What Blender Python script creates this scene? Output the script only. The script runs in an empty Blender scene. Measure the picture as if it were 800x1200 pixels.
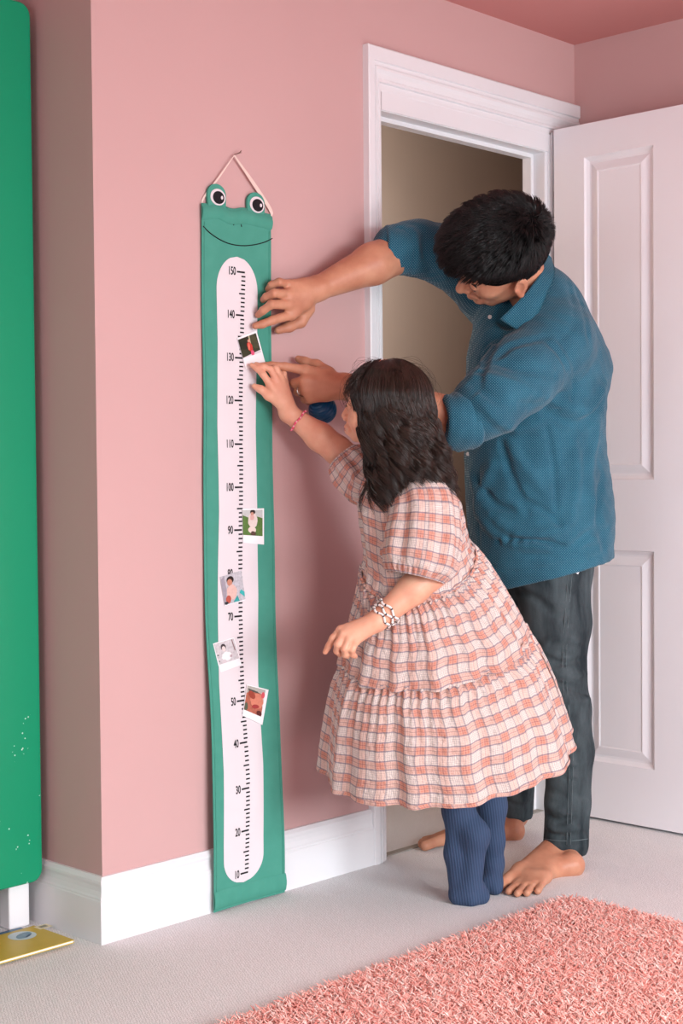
import bpy, math, random
import numpy as np
from mathutils import Vector, Matrix
PI = math.pi
S = bpy.context.scene
COL = S.collection
# ------------------------------------------------------------------ camera
F, YAW, PIT, ROL = 1734.79, 0.7635, -0.0290, -0.0083
CAM = np.array([-1.934, -2.5762, 1.0189])
_f = np.array([math.cos(PIT)*math.cos(YAW), math.cos(PIT)*math.sin(YAW), math.sin(PIT)])
_r = np.array([math.sin(YAW), -math.cos(YAW), 0.0]); _u = np.cross(_r, _f)
_c, _s = math.cos(ROL), math.sin(ROL)
_r, _u = _r*_c + _u*_s, _u*_c - _r*_s
def ray(x, y): return _f + (x-400)/F*_r - (y-600)/F*_u
def P(x, y, d): return CAM + d*ray(x, y)              # point seen at (x, y) at distance d along the view
def onZ(x, y, z=0.0):
    d = ray(x, y); return CAM + (z-CAM[2])/d[2]*d
def onY(x, y, Y=0.0):
    d = ray(x, y); return CAM + (Y-CAM[1])/d[1]*d
def CV(x, y, z):                                      # direction: x right, y up, z towards the camera
    v = x*_r + y*_u - z*_f; return v/np.linalg.norm(v)
cd = bpy.data.cameras.new('camera'); cam = bpy.data.objects.new('camera', cd); COL.objects.link(cam)
cd.sensor_fit = 'VERTICAL'; cd.sensor_height = 36.0; cd.sensor_width = 24.0; cd.lens = F*36/1200
cam.matrix_world = Matrix(((_r[0], _u[0], -_f[0], CAM[0]), (_r[1], _u[1], -_f[1], CAM[1]), (_r[2], _u[2], -_f[2], CAM[2]), (0, 0, 0, 1)))
S.camera = cam
# ------------------------------------------------------------------ light and exposure
S.view_settings.view_transform = 'Standard'; S.view_settings.look = 'None'
S.view_settings.gamma = 1.0; S.view_settings.use_curve_mapping = False
S.view_settings.exposure = -0.36
w = bpy.data.worlds.new('daylight'); S.world = w; w.use_nodes = True
w.node_tree.nodes['Background'].inputs[0].default_value = (0.80, 0.88, 1.0, 1)
w.node_tree.nodes['Background'].inputs[1].default_value = 1.0
def area(name, loc, target, sx, sy, power, color, spread=180):
    l = bpy.data.lights.new(name, 'AREA'); l.shape = 'RECTANGLE'; l.size = sx; l.size_y = sy
    l.energy = power; l.color = color; l.spread = math.radians(spread)
    o = bpy.data.objects.new(name, l); COL.objects.link(o); o.location = loc
    d = Vector(target) - Vector(loc); o.rotation_euler = d.to_track_quat('-Z', 'Y').to_euler(); return o
area('window_daylight', (-0.15, -4.12, 1.20), (0.30, -2.95, 0.0), 2.3, 1.25, 215, (0.90, 0.97, 1.0), 150)
area('side_window_daylight', (-3.12, -1.6, 1.35), (-1.6, -1.4, 0.0), 1.3, 1.1, 32, (0.93, 0.97, 1.0))
pl_ = bpy.data.lights.new('warm_fill_light', 'POINT'); pl_.energy = 9; pl_.color = (1.0, 0.74, 0.64); pl_.shadow_soft_size = 0.15  # added warm fill to redden the upper wall; no lamp hangs here
po = bpy.data.objects.new('warm_fill_light', pl_); COL.objects.link(po); po.location = (-0.5, -2.3, 2.05)
area('hall_fill_light', (1.05, 0.20, 1.60), (1.15, 1.2, 1.75), 0.5, 0.6, 42, (1.0, 0.93, 0.87), 125)  # added fill hidden beside the doorway to brighten the hall wall; no fixture
# ------------------------------------------------------------------ materials
def s2l(c):
    return tuple((v/255/12.92 if v/255 <= 0.04045 else ((v/255+0.055)/1.055)**2.4) for v in c)
def rgba(c): return (*s2l(c), 1.0)
class NT:
    def __init__(s, name, rough=0.6, spec=0.4):
        s.m = bpy.data.materials.new(name); s.m.use_nodes = True; s.t = s.m.node_tree; s.t.nodes.clear()
        s.out = s.t.nodes.new('ShaderNodeOutputMaterial'); s.b = s.t.nodes.new('ShaderNodeBsdfPrincipled')
        s.t.links.new(s.b.outputs[0], s.out.inputs[0])
        s.b.inputs['Roughness'].default_value = rough; s.b.inputs['Specular IOR Level'].default_value = spec
    def n(s, typ, ins=None, **kw):
        nd = s.t.nodes.new(typ)
        for k, v in kw.items(): setattr(nd, k, v)
        for k, v in (ins or {}).items(): s.set(nd.inputs[k], v)
        return nd
    def set(s, sock, v):
        if isinstance(v, bpy.types.NodeSocket): s.t.links.new(v, sock)
        else: sock.default_value = v
    def math(s, op, a, b=0.0, c=None):
        nd = s.n('ShaderNodeMath', operation=op); s.set(nd.inputs[0], a); s.set(nd.inputs[1], b)
        if c is not None: s.set(nd.inputs[2], c)
        return nd.outputs[0]
    def mix(s, fac, a, b):
        nd = s.n('ShaderNodeMix', data_type='RGBA'); s.set(nd.inputs[0], fac); s.set(nd.inputs[6], a); s.set(nd.inputs[7], b)
        return nd.outputs[2]
    def noise(s, vec, scale, detail=3.0, rough=0.5):
        nd = s.n('ShaderNodeTexNoise', {'Scale': scale, 'Detail': detail, 'Roughness': rough})
        if vec is not None: s.set(nd.inputs['Vector'], vec)
        return nd.outputs[0]
    def ramp(s, v, lo, hi, a=0.0, b=1.0):
        nd = s.n('ShaderNodeMapRange', {'Value': v, 'From Min': lo, 'From Max': hi, 'To Min': a, 'To Max': b}); return nd.outputs[0]
    def coord(s, which='Object'): return s.n('ShaderNodeTexCoord').outputs[which]
    def xyz(s, v):
        nd = s.n('ShaderNodeSeparateXYZ', {0: v}); return nd.outputs
    def color(s, v): s.set(s.b.inputs['Base Color'], v)
    def bump(s, h, strength=0.3, dist=0.002):
        nd = s.n('ShaderNodeBump', {'Height': h, 'Strength': strength, 'Distance': dist}); s.t.links.new(nd.outputs[0], s.b.inputs['Normal'])
def plain(name, c, rough=0.6, spec=0.4, var=0.0, vs=8.0, bump=0.0, bs=200.0, bd=0.001, **kw):
    t = NT(name, rough, spec); v = t.coord()
    if var:
        c2 = tuple(max(0, x*(1-var)) for x in c)
        t.color(t.mix(t.noise(v, vs), rgba(c), rgba(c2)))
    else: t.color(rgba(c))
    if bump: t.bump(t.noise(v, bs), bump, bd)
    for k, x in kw.items(): t.b.inputs[k.replace('_', ' ')].default_value = x
    return t.m
M = {}
M['wall'] = plain('pink_wall_paint', (202, 163, 161), 0.7, 0.25, 0.03, 2.0, 0.12, 350, 0.0006)
M['ceiling'] = plain('shaded_pink_paint', (205, 140, 136), 0.8, 0.2, 0.03, 2.0)  # same paint as the walls, deepened: the ceiling's shade is in the colour
M['hallwall'] = plain('beige_hall_paint', (178, 160, 147), 0.8, 0.2, 0.04, 2.0)
M['white'] = plain('white_gloss_paint', (230, 229, 232), 0.32, 0.45, 0.02, 6.0, 0.06, 60, 0.001)
def door_mat():
    t = NT('woodgrain_white_door_paint', 0.38, 0.45); v = t.coord()
    mp = t.n('ShaderNodeMapping', {'Vector': v, 'Scale': (90, 90, 4)}).outputs[0]
    t.color(rgba((232, 229, 233))); t.bump(t.noise(mp, 3.0, 4), 0.35, 0.0008); return t.m
M['door'] = door_mat()
def carpet_mat():
    t = NT('grey_twill_carpet', 0.95, 0.1); v = t.coord()
    n1 = t.noise(v, 260, 2); n2 = t.noise(v, 35, 3)
    mp = t.n('ShaderNodeMapping', {'Vector': v, 'Rotation': (0, 0, 0.5)}).outputs[0]
    wv = t.n('ShaderNodeTexWave', {'Vector': mp, 'Scale': 55.0, 'Distortion': 7.0, 'Detail': 2.0, 'Detail Scale': 3.0}).outputs[1]
    k = t.math('ADD', t.math('MULTIPLY', n1, 0.75), t.math('MULTIPLY', wv, 0.25))
    c = t.mix(t.ramp(k, 0.25, 0.75), rgba((208, 207, 207)), rgba((242, 241, 242)))
    c = t.mix(t.ramp(n2, 0.3, 0.8, 0, 0.2), c, rgba((214, 210, 208)))
    t.color(c); t.bump(k, 0.6, 0.003); return t.m
M['carpet'] = carpet_mat()
M['green_cloth'] = (lambda: (lambda t: (t.color(t.mix(t.noise(t.coord(), 30), rgba((80, 154, 136)), rgba((70, 144, 126)))),
    t.bump(t.math('ADD', t.noise(t.coord(), 900), t.math('MULTIPLY', t.noise(t.coord(), 18), 3.0)), 0.3, 0.002), t.m)[-1])(NT('green_canvas', 0.85, 0.15)))()
M['print_white'] = plain('white_canvas_print', (224, 215, 219), 0.85, 0.15, 0.02, 20, 0.15, 900)
M['black'] = plain('black_ink', (28, 26, 30), 0.7, 0.2)
M['ribbon'] = plain('cream_ribbon', (232, 208, 198), 0.7, 0.3, 0.05, 60)
M['thread'] = plain('brown_thread', (120, 90, 80), 0.7)
M['cab'] = plain('glossy_green_lacquer', (0, 130, 92), 0.42, 0.35, 0.04, 1.5)
M['cabbody'] = plain('white_steel_leg', (236, 234, 236), 0.35, 0.5)
M['metal'] = plain('silver_metal', (205, 200, 195), 0.25, 0.5, Metallic=1.0)
# ------------------------------------------------------------------ objects
def link(name, me, m=None, parent=None, smooth=False):
    o = bpy.data.objects.new(name, me); COL.objects.link(o)
    if m is not None:
        for x in (m if isinstance(m, (list, tuple)) else [m]): me.materials.append(x)
    if parent is not None: o.parent = parent
    if smooth: me.polygons.foreach_set('use_smooth', [True]*len(me.polygons)); me.update()
    return o
def mesh(name, V, Fc, m=None, parent=None, smooth=False, uv=None, mi=None):
    me = bpy.data.meshes.new(name); me.from_pydata([tuple(map(float, v)) for v in V], [], Fc); me.update()
    if uv is not None:
        l = me.uv_layers.new(name='UVMap'); idx = np.zeros(len(me.loops), dtype=np.int32); me.loops.foreach_get('vertex_index', idx)
        uvv = np.asarray(uv, dtype=np.float32)
        if len(uvv) == len(V): uvv = uvv[idx]
        l.data.foreach_set('uv', uvv.ravel())
    o = link(name, me, m, parent, smooth)
    if mi is not None: me.polygons.foreach_set('material_index', mi)
    return o
def tag(o, label=None, cat=None, group=None, kind=None):
    if label: o['label'] = label
    if cat: o['category'] = cat
    if group: o['group'] = group
    if kind: o['kind'] = kind
    return o
def empty(name, loc=(0, 0, 0)):
    o = bpy.data.objects.new(name, None); COL.objects.link(o); o.location = tuple(map(float, loc)); o.empty_display_size = 0.05; return o
class MB:                                             # collects shapes into one mesh
    def __init__(s): s.V = []; s.F = []
    def add(s, V, Fc):
        k = len(s.V); s.V += [tuple(map(float, v)) for v in V]; s.F += [tuple(i+k for i in f) for f in Fc]; return s
    def box(s, a, b, bev=0.0):
        x0, y0, z0 = a; x1, y1, z1 = b
        if not bev:
            V = [(x0,y0,z0),(x1,y0,z0),(x1,y1,z0),(x0,y1,z0),(x0,y0,z1),(x1,y0,z1),(x1,y1,z1),(x0,y1,z1)]
            return s.add(V, [(0,3,2,1),(4,5,6,7),(0,1,5,4),(1,2,6,5),(2,3,7,6),(3,0,4,7)])
        import bmesh
        bm = bmesh.new(); bmesh.ops.create_cube(bm, size=1.0)
        for v in bm.verts: v.co = Vector(((x0+x1)/2+v.co.x*(x1-x0), (y0+y1)/2+v.co.y*(y1-y0), (z0+z1)/2+v.co.z*(z1-z0)))
        bmesh.ops.bevel(bm, geom=bm.edges[:], offset=bev, segments=3, profile=0.5, affect='EDGES')
        bm.verts.ensure_lookup_table(); bm.verts.index_update()
        s.add([v.co for v in bm.verts], [[v.index for v in f.verts] for f in bm.faces]); bm.free(); return s
    def tube(s, pts, rad, n=8, caps=True, flat=None):
        pts = [np.asarray(p, float) for p in pts]; m = len(pts)
        rad = [rad]*m if np.isscalar(rad) else rad; V = []; Fc = []
        up = None
        for i in range(m):
            t = pts[min(i+1, m-1)] - pts[max(i-1, 0)]; t = t/(np.linalg.norm(t)+1e-12)
            if up is None:
                a = np.array([0, 0, 1.0]) if abs(t[2]) < .9 else np.array([1.0, 0, 0]); up = np.cross(t, a)
            up = up - t*(up@t); up /= np.linalg.norm(up)+1e-12; bi = np.cross(t, up)
            for j in range(n):
                a = 2*PI*j/n; V.append(pts[i] + rad[i]*(math.cos(a)*up + math.sin(a)*bi*(flat or 1)))
        for i in range(m-1):
            for j in range(n):
                a = i*n+j; b = i*n+(j+1) % n; Fc.append((a, b, b+n, a+n))
        if caps: Fc.append(tuple(range(n))[::-1]); Fc.append(tuple((m-1)*n+j for j in range(n)))
        return s.add(V, Fc)
    def prism(s, poly, axis, a, b):                    # poly in the plane across axis, from a to b
        n = len(poly); V = []
        for t in (a, b):
            for (p, q) in poly: V.append({'x': (t, p, q), 'y': (p, t, q), 'z': (p, q, t)}[axis])
        return s.add(V, [tuple(range(n)), tuple(range(2*n-1, n-1, -1))] + [(i, i+n, (i+1) % n+n, (i+1) % n) for i in range(n)])
    def build(s, name, m, parent=None, smooth=False): 
        o = mesh(name, s.V, s.F, m, parent, smooth)
        import bmesh
        bm = bmesh.new(); bm.from_mesh(o.data); bmesh.ops.recalc_face_normals(bm, faces=bm.faces); bm.to_mesh(o.data); bm.free()
        if smooth: 
            o.data.polygons.foreach_set('use_smooth', [True]*len(o.data.polygons))
        return o
# ------------------------------------------------------------------ distance field sculpting
def nrm(v): v = np.asarray(v, float); return v/(np.linalg.norm(v)+1e-12)
class Sculpt:
    def __init__(s): s.pr = []
    def rc(s, a, b, ra, rb=None, k=0.01, V=None, ratio=1.0, sub=False, V2=None, ratio2=1.0):
        s.pr.append(('rc', np.asarray(a, float), np.asarray(b, float), ra, ra if rb is None else rb, k, None if V is None else nrm(V), ratio, sub, None if V2 is None else nrm(V2), ratio2)); return s
    def chain(s, pts, rad, k=0.01, **kw):
        for i in range(len(pts)-1): s.rc(pts[i], pts[i+1], rad[i], rad[i+1], k, **kw)
        return s
    def ell(s, c, A, rad, k=0.01, sub=False):          # A: rows are the axes
        s.pr.append(('el', np.asarray(c, float), np.array([nrm(x) for x in A]), np.asarray(rad, float), k, sub)); return s
    def sph(s, c, r, k=0.01, sub=False): return s.rc(c, np.asarray(c)+np.array([0, 0, 1e-5]), r, r, k, sub=sub)
    def fold(s, pts, amp, wid):                        # ridge (+) or crease (-) along a line on the surface
        for i in range(len(pts)-1): s.pr.append(('fo', np.asarray(pts[i], float), np.asarray(pts[i+1], float), amp, wid))
        return s
    def bbox(s, p):
        if p[0] == 'rc':
            m = max(p[3], p[4])*max(1, p[7], p[10]); return np.minimum(p[1], p[2])-m, np.maximum(p[1], p[2])+m, p[5]
        if p[0] == 'el':
            e = np.sqrt(((p[2]*p[3][:, None])**2).sum(0)); return p[1]-e, p[1]+e, p[4]
        return np.minimum(p[1], p[2])-2.6*p[4], np.maximum(p[1], p[2])+2.6*p[4], 0
    def field(s, lo, hi, h, disp=None):
        lo = np.asarray(lo, float); n = np.ceil((np.asarray(hi)-lo)/h).astype(int)+1
        D = np.full(n, 0.2, np.float32); ax = [lo[i]+h*np.arange(n[i]) for i in range(3)]
        for p in s.pr:
            a, b, k = s.bbox(p); pad = k+3*h
            i0 = np.maximum(np.floor((a-pad-lo)/h).astype(int), 0); i1 = np.minimum(np.ceil((b+pad-lo)/h).astype(int)+1, n)
            if (i1 <= i0).any(): continue
            sl = tuple(slice(i0[i], i1[i]) for i in range(3))
            X = np.stack(np.meshgrid(*[ax[i][sl[i]] for i in range(3)], indexing='ij'), -1).astype(np.float32)
            if p[0] == 'el':
                q = (X-p[1].astype(np.float32)) @ p[2].T.astype(np.float32); r = p[3].astype(np.float32)
                k0 = np.sqrt(((q/r)**2).sum(-1)); k1 = np.sqrt(((q/(r*r))**2).sum(-1))+1e-9; d = k0*(k0-1)/k1; k, sub = p[4], p[5]
            else:
                A, B = p[1].astype(np.float32), p[2].astype(np.float32); q = X-A; ba = B-A; sc = 1.0
                if p[0] == 'rc':
                    for Vv, rt in ((p[6], p[7]), (p[9], p[10])):
                        if Vv is not None:
                            Vv = Vv.astype(np.float32); f = 1.0/rt-1.0
                            q = q + (q@Vv)[..., None]*Vv*f; ba = ba + (ba@Vv)*Vv*f; sc = min(sc, rt) if rt < 1 else sc
                t = np.clip((q@ba)/(ba@ba+1e-12), 0, 1); dist = np.sqrt(((q-t[..., None]*ba)**2).sum(-1))
                if p[0] == 'fo': D[sl] -= p[3]*np.exp(-(dist/p[4])**2); continue
                d = (dist-(p[3]+(p[4]-p[3])*t))*sc; k, sub = p[5], p[8]
            O = D[sl]
            if sub:
                d = -d; hh = np.maximum(k-np.abs(O-d), 0)/max(k, 1e-6); D[sl] = np.maximum(O, d)+hh*hh*k*0.25
            else:
                hh = np.maximum(k-np.abs(O-d), 0)/max(k, 1e-6); D[sl] = np.minimum(O, d)-hh*hh*k*0.25
        if disp is not None:
            near = np.abs(D) < 0.03; idx = np.argwhere(near); X = lo+h*idx; D[near] += disp(X).astype(np.float32)
        return D, lo, h
    def bounds(s, h=0.004):
        L = [s.bbox(p) for p in s.pr if p[0] != 'fo' and not p[8 if p[0] == 'rc' else 5]]
        return np.min([x[0]-x[2]-3*h for x in L], 0), np.max([x[1]+x[2]+3*h for x in L], 0)
    def hit(s, x, y, d0=3.0, d1=4.4, h=0.006):         # first surface point seen at (x, y)
        t = np.arange(d0, d1, 0.002); X = CAM+t[:, None]*ray(x, y)
        D = s.at(X); i = np.argmax(D < 0)
        return X[i] if D[i] < 0 else None
    def at(s, X):
        D = np.full(len(X), 0.2)
        for p in s.pr:
            if p[0] == 'fo': continue
            if p[0] == 'el':
                q = (X-p[1])@p[2].T; r = p[3]; k0 = np.sqrt(((q/r)**2).sum(-1)); k1 = np.sqrt(((q/(r*r))**2).sum(-1))+1e-9; d = k0*(k0-1)/k1; k, sub = p[4], p[5]
            else:
                q = X-p[1]; ba = p[2]-p[1]; sc = 1.0
                for Vv, rt in ((p[6], p[7]), (p[9], p[10])):
                    if Vv is not None: f = 1.0/rt-1.0; q = q+(q@Vv)[..., None]*Vv*f; ba = ba+(ba@Vv)*Vv*f; sc = min(sc, rt) if rt < 1 else sc
                t = np.clip((q@ba)/(ba@ba+1e-12), 0, 1); d = (np.sqrt(((q-t[..., None]*ba)**2).sum(-1))-(p[3]+(p[4]-p[3])*t))*sc; k, sub = p[5], p[8]
            hh = None
            if sub: d = -d; hh = np.maximum(k-np.abs(D-d), 0)/max(k, 1e-6); D = np.maximum(D, d)+hh*hh*k*0.25
            else: hh = np.maximum(k-np.abs(D-d), 0)/max(k, 1e-6); D = np.minimum(D, d)-hh*hh*k*0.25
        return D
def surface_nets(D, lo, h):
    I = D < 0; nx, ny, nz = D.shape
    c = [I[i:nx-1+i, j:ny-1+j, k:nz-1+k] for i in (0, 1) for j in (0, 1) for k in (0, 1)]
    cnt = sum(x.astype(np.int8) for x in c); act = (cnt > 0) & (cnt < 8)
    idx = np.argwhere(act); num = np.full(act.shape, -1, np.int32); num[act] = np.arange(len(idx))
    acc = np.zeros((len(idx), 3)); w_ = np.zeros(len(idx))
    cor = [(i, j, k) for i in (0, 1) for j in (0, 1) for k in (0, 1)]
    val = {q: D[idx[:, 0]+q[0], idx[:, 1]+q[1], idx[:, 2]+q[2]] for q in cor}
    for q in cor:
        for a in range(3):
            if q[a] == 0:
                r = list(q); r[a] = 1; r = tuple(r); v0, v1 = val[q], val[r]; m_ = (v0 < 0) != (v1 < 0)
                t = np.where(m_, v0/np.where(m_, v0-v1, 1), 0); pt = np.array(q, float)[None].repeat(len(idx), 0); pt[:, a] = t
                acc[m_] += pt[m_]; w_[m_] += 1
    V = lo+h*(idx+acc/w_[:, None]); Q = []
    for a in range(3):
        b, c_ = (a+1) % 3, (a+2) % 3
        sl0 = [slice(None)]*3; sl1 = [slice(None)]*3; sl0[a] = slice(0, -1); sl1[a] = slice(1, None)
        ch = I[tuple(sl0)] != I[tuple(sl1)]; e = np.argwhere(ch); 
        ok = (e[:, b] > 0) & (e[:, c_] > 0) & (e[:, b] < D.shape[b]-1) & (e[:, c_] < D.shape[c_]-1); e = e[ok]
        ins = I[e[:, 0], e[:, 1], e[:, 2]]
        def g(db, dc):
            k = e.copy(); k[:, b] -= db; k[:, c_] -= dc; return num[k[:, 0], k[:, 1], k[:, 2]]
        q = np.stack([g(1, 1), g(0, 1), g(0, 0), g(1, 0)], 1); q[~ins] = q[~ins][:, ::-1]; Q.append(q)
    Q = np.concatenate(Q); Q = Q[(Q >= 0).all(1)]
    return V, Q
def npmesh(name, parts, m, parent=None, smooth=True):
    V = []; Q = []; k = 0
    for v, q in parts: V.append(v); Q.append(q+k); k += len(v)
    V = np.concatenate(V); Q = np.concatenate(Q); n = Q.shape[1]
    me = bpy.data.meshes.new(name); me.vertices.add(len(V)); me.vertices.foreach_set('co', V.astype(np.float32).ravel())
    me.loops.add(Q.size); me.loops.foreach_set('vertex_index', Q.astype(np.int32).ravel())
    me.polygons.add(len(Q)); me.polygons.foreach_set('loop_start', np.arange(0, Q.size, n, dtype=np.int32)); me.polygons.foreach_set('loop_total', np.full(len(Q), n, np.int32))
    me.polygons.foreach_set('use_smooth', np.full(len(Q), smooth)); me.update(calc_edges=True); me.validate()
    return link(name, me, m, parent)
def relax(V, Q, it=1, f=0.5):
    for _ in range(it):
        A = np.zeros_like(V); c = np.zeros(len(V))
        for i in range(4):
            for j in (1, 3):
                np.add.at(A, Q[:, i], V[Q[:, (i+j) % 4]]); np.add.at(c, Q[:, i], 1)
        V = V*(1-f)+f*A/np.maximum(c, 1)[:, None]
    return V
def sculpt_mesh(name, sc, h, m, parent=None, boxes=None, disp=None, it=1, post=None):
    out = []
    if boxes is None: lo, hi = sc.bounds(h); boxes = [(lo, hi, h)]
    for lo, hi, hh in boxes:
        V, Q = surface_nets(*sc.field(lo, hi, hh, disp))
        if len(Q): 
            V = relax(V, Q, it); out.append((V, Q))
    return npmesh(name, out, m, parent)
def catmull(pts, n):
    pts = [np.asarray(p, float) for p in pts]; Q = [2*pts[0]-pts[1]]+pts+[2*pts[-1]-pts[-2]]; out = []
    for t in np.linspace(0, len(pts)-1, n):
        i = min(int(t), len(pts)-2); u = t-i; a, b, c, d = Q[i:i+4]
        out.append(0.5*((2*b)+(-a+c)*u+(2*a-5*b+4*c-d)*u*u+(-a+3*b-3*c+d)*u**3))
    return out
def strands(name, L, R, m, parent, n=3):
    """L: (count, points, 3) polylines, R: (count, points) radii -> one mesh of thin tubes"""
    L = np.asarray(L, float); R = np.asarray(R, float); N, K, _ = L.shape
    T = np.empty_like(L); T[:, 1:-1] = L[:, 2:]-L[:, :-2]; T[:, 0] = L[:, 1]-L[:, 0]; T[:, -1] = L[:, -1]-L[:, -2]
    T /= np.linalg.norm(T, axis=2, keepdims=True)+1e-9
    ref = np.array([0.31, 0.52, 0.79]); U = np.cross(T, ref); U /= np.linalg.norm(U, axis=2, keepdims=True)+1e-9; W = np.cross(T, U)
    V = np.stack([L+R[..., None]*(math.cos(2*PI*j/n)*U+math.sin(2*PI*j/n)*W) for j in range(n)], 2)   # N,K,n,3
    base = (np.arange(N)*K*n)[:, None, None]+(np.arange(K-1)*n)[None, :, None]; j = np.arange(n)[None, None, :]; j2 = (j+1) % n
    Q = np.stack([base+j, base+j2, base+j2+n, base+j+n], -1).reshape(-1, 4)
    return npmesh(name, [(V.reshape(-1, 3), Q)], m, parent)
def localise(root):                                    # children were modelled in world space
    T_ = Matrix.Translation(-Vector(root.location))
    for o in root.children_recursive:
        if o.type == 'MESH': o.data.transform(T_); o.data.update()
# ================================================================== THE ROOM
CE = 2.28; FX = 1.78; OX0, OX1, OZ = 0.912, 1.627, 1.94
WT = 0.075
st = lambda o: tag(o, kind='structure')
b = MB(); b.box((-3.2, -4.2, -0.06), (FX, 0.5, 0)); b.box((FX-0.9, 0.5, -0.06), (3.4, 1.2, 0)); b.box((FX, -0.1, -0.06), (3.4, 0.5, 0))
st(b.build('floor', M['carpet']))
b = MB(); b.box((-3.2, -4.2, CE), (FX+0.1, WT, CE+0.06)); b.box((-3.2, WT, CE), (0.45, 0.6, CE+0.06)); st(b.build('ceiling', M['ceiling']))
CH = 2.55
b = MB(); b.box((0.3, 0.0, CH), (3.5, 1.3, CH+0.06)); st(b.build('ceiling_hall', M['hallwall']))
b = MB(); b.box((0, 0, 0), (0.45, 0.5, CE)); b.box((0.45, 0, 0), (OX0-0.02, WT, CE)); b.box((OX0-0.02, 0, OZ+0.03), (FX, WT, CE)); b.box((OX1+0.03, 0, 0), (FX, WT, OZ+0.03))
st(b.build('wall_front', M['wall']))
b = MB(); b.box((-3.2, 0.5, 0), (0.45, 0.6, CE)); st(b.build('wall_alcove', M['wall']))
b = MB(); b.box((FX, -4.2, 0), (FX+0.1, 0.0, CE)); st(b.build('wall_right', M['wall']))
# walls behind the camera, with the windows that light the room
def holed_wall(name, axis, pos, th, a0, a1, h0, h1, z0, z1):
    b = MB()
    def bx(u0, u1, za, zb):
        if axis == 'y': b.box((u0, pos-th, za), (u1, pos, zb))
        else: b.box((pos-th, u0, za), (pos, u1, zb))
    bx(a0, h0, 0, CE); bx(h1, a1, 0, CE); bx(h0, h1, 0, z0); bx(h0, h1, z1, CE)
    st(b.build(name, M['wall']))
holed_wall('wall_back', 'y', -4.2, 0.1, -3.2, FX, -1.35, 1.05, 0.45, 1.95)
holed_wall('wall_left', 'x', -3.2, 0.1, -4.2, 0.5, -2.3, -0.9, 0.75, 1.95)
b = MB()
for (x0, x1, z0, z1) in ((-1.35, 1.05, 0.45, 0.50), (-1.35, 1.05, 1.9, 1.95), (-1.35, -1.30, 0.5, 1.9), (1.0, 1.05, 0.5, 1.9), (-0.18, -0.12, 0.5, 1.9)): b.box((x0, -4.27, z0), (x1, -4.215, z1), 0.006)
st(b.build('window_1', M['white']))
b = MB()
for (x0, x1, z0, z1) in ((-2.3, -0.9, 0.75, 0.80), (-2.3, -0.9, 1.9, 1.95), (-2.3, -2.25, 0.8, 1.9), (-0.95, -0.9, 0.8, 1.9)): b.box((-3.27, x0, z0), (-3.215, x1, z1), 0.006)
st(b.build('window_2', M['white']))
# hall beyond the doorway
b = MB(); b.box((0.3, 1.2, 0), (3.4, 1.3, CH)); b.box((0.35, WT+0.0, 0), (0.45, 1.2, CH)); b.box((3.4, 0, 0), (3.5, 1.3, CH)); b.box((FX+0.1, -0.1, 0), (3.4, 0, CH)); b.box((0.35, 0.0, CE+0.06), (FX+0.1, WT, CH))
b.box((0.45, WT, 0), (OX0-0.02, WT+0.004, CE)); b.box((OX1+0.03, WT, 0), (FX+0.2, WT+0.004, CE)); b.box((OX0-0.02, WT, OZ+0.03), (OX1+0.03, WT+0.004, CE))
st(b.build('wall_hall', M['hallwall']))
b = MB(); b.box((0.45, 1.184, 0), (3.4, 1.2, 0.14)); st(b.build('baseboard_hall', M['white']))
# skirting boards
prof = [(0, 0), (0.018, 0), (0.018, 0.092), (0.0165, 0.0945), (0.0165, 0.098), (0.014, 0.102), (0.0115, 0.112), (0.0115, 0.122), (0.0135, 0.1285), (0.0135, 0.134), (0.011, 0.1375), (0.0075, 0.143), (0, 0.143)]
b = MB(); n = len(prof)
path = [((OX0-0.050, 0, 0), (0, -1)), ((0, 0, 0), (-1, -1)), ((0, 0.5, 0), (-1, 0))]; V = []
for (p, d) in path:
    for (t, z) in prof: V.append((p[0]+d[0]*t, p[1]+d[1]*t, z))
b.add(V, [(i*n+j, i*n+(j+1) % n, (i+1)*n+(j+1) % n, (i+1)*n+j) for i in range(2) for j in range(n)])
st(b.build('baseboard_front', M['white']))
b = MB(); b.prism([(0.5-t, z) for t, z in prof], 'x', -3.2, -0.018); st(b.build('baseboard_alcove', M['white']))
b = MB(); b.prism([(FX-t, z) for t, z in prof], 'y', -4.2, -0.02); st(b.build('baseboard_right', M['white']))
# door lining, stops and architrave
b = MB(); L = 0.0
b.box((OX0-0.022, L, 0), (OX0, WT, OZ+0.03)); b.box((OX1, L, 0), (OX1+0.03, WT, OZ+0.03)); b.box((OX0, L-0.002, OZ), (OX1, WT, OZ+0.03))
b.box((OX0, 0.040, 0), (OX0+0.012, 0.07, OZ-0.0005)); b.box((OX1-0.012, 0.040, 0), (OX1, 0.07, OZ-0.0005)); b.box((OX0+0.012, 0.040, OZ-0.012), (OX1-0.012, 0.07, OZ))
st(b.build('trim_1', M['white']))
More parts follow.
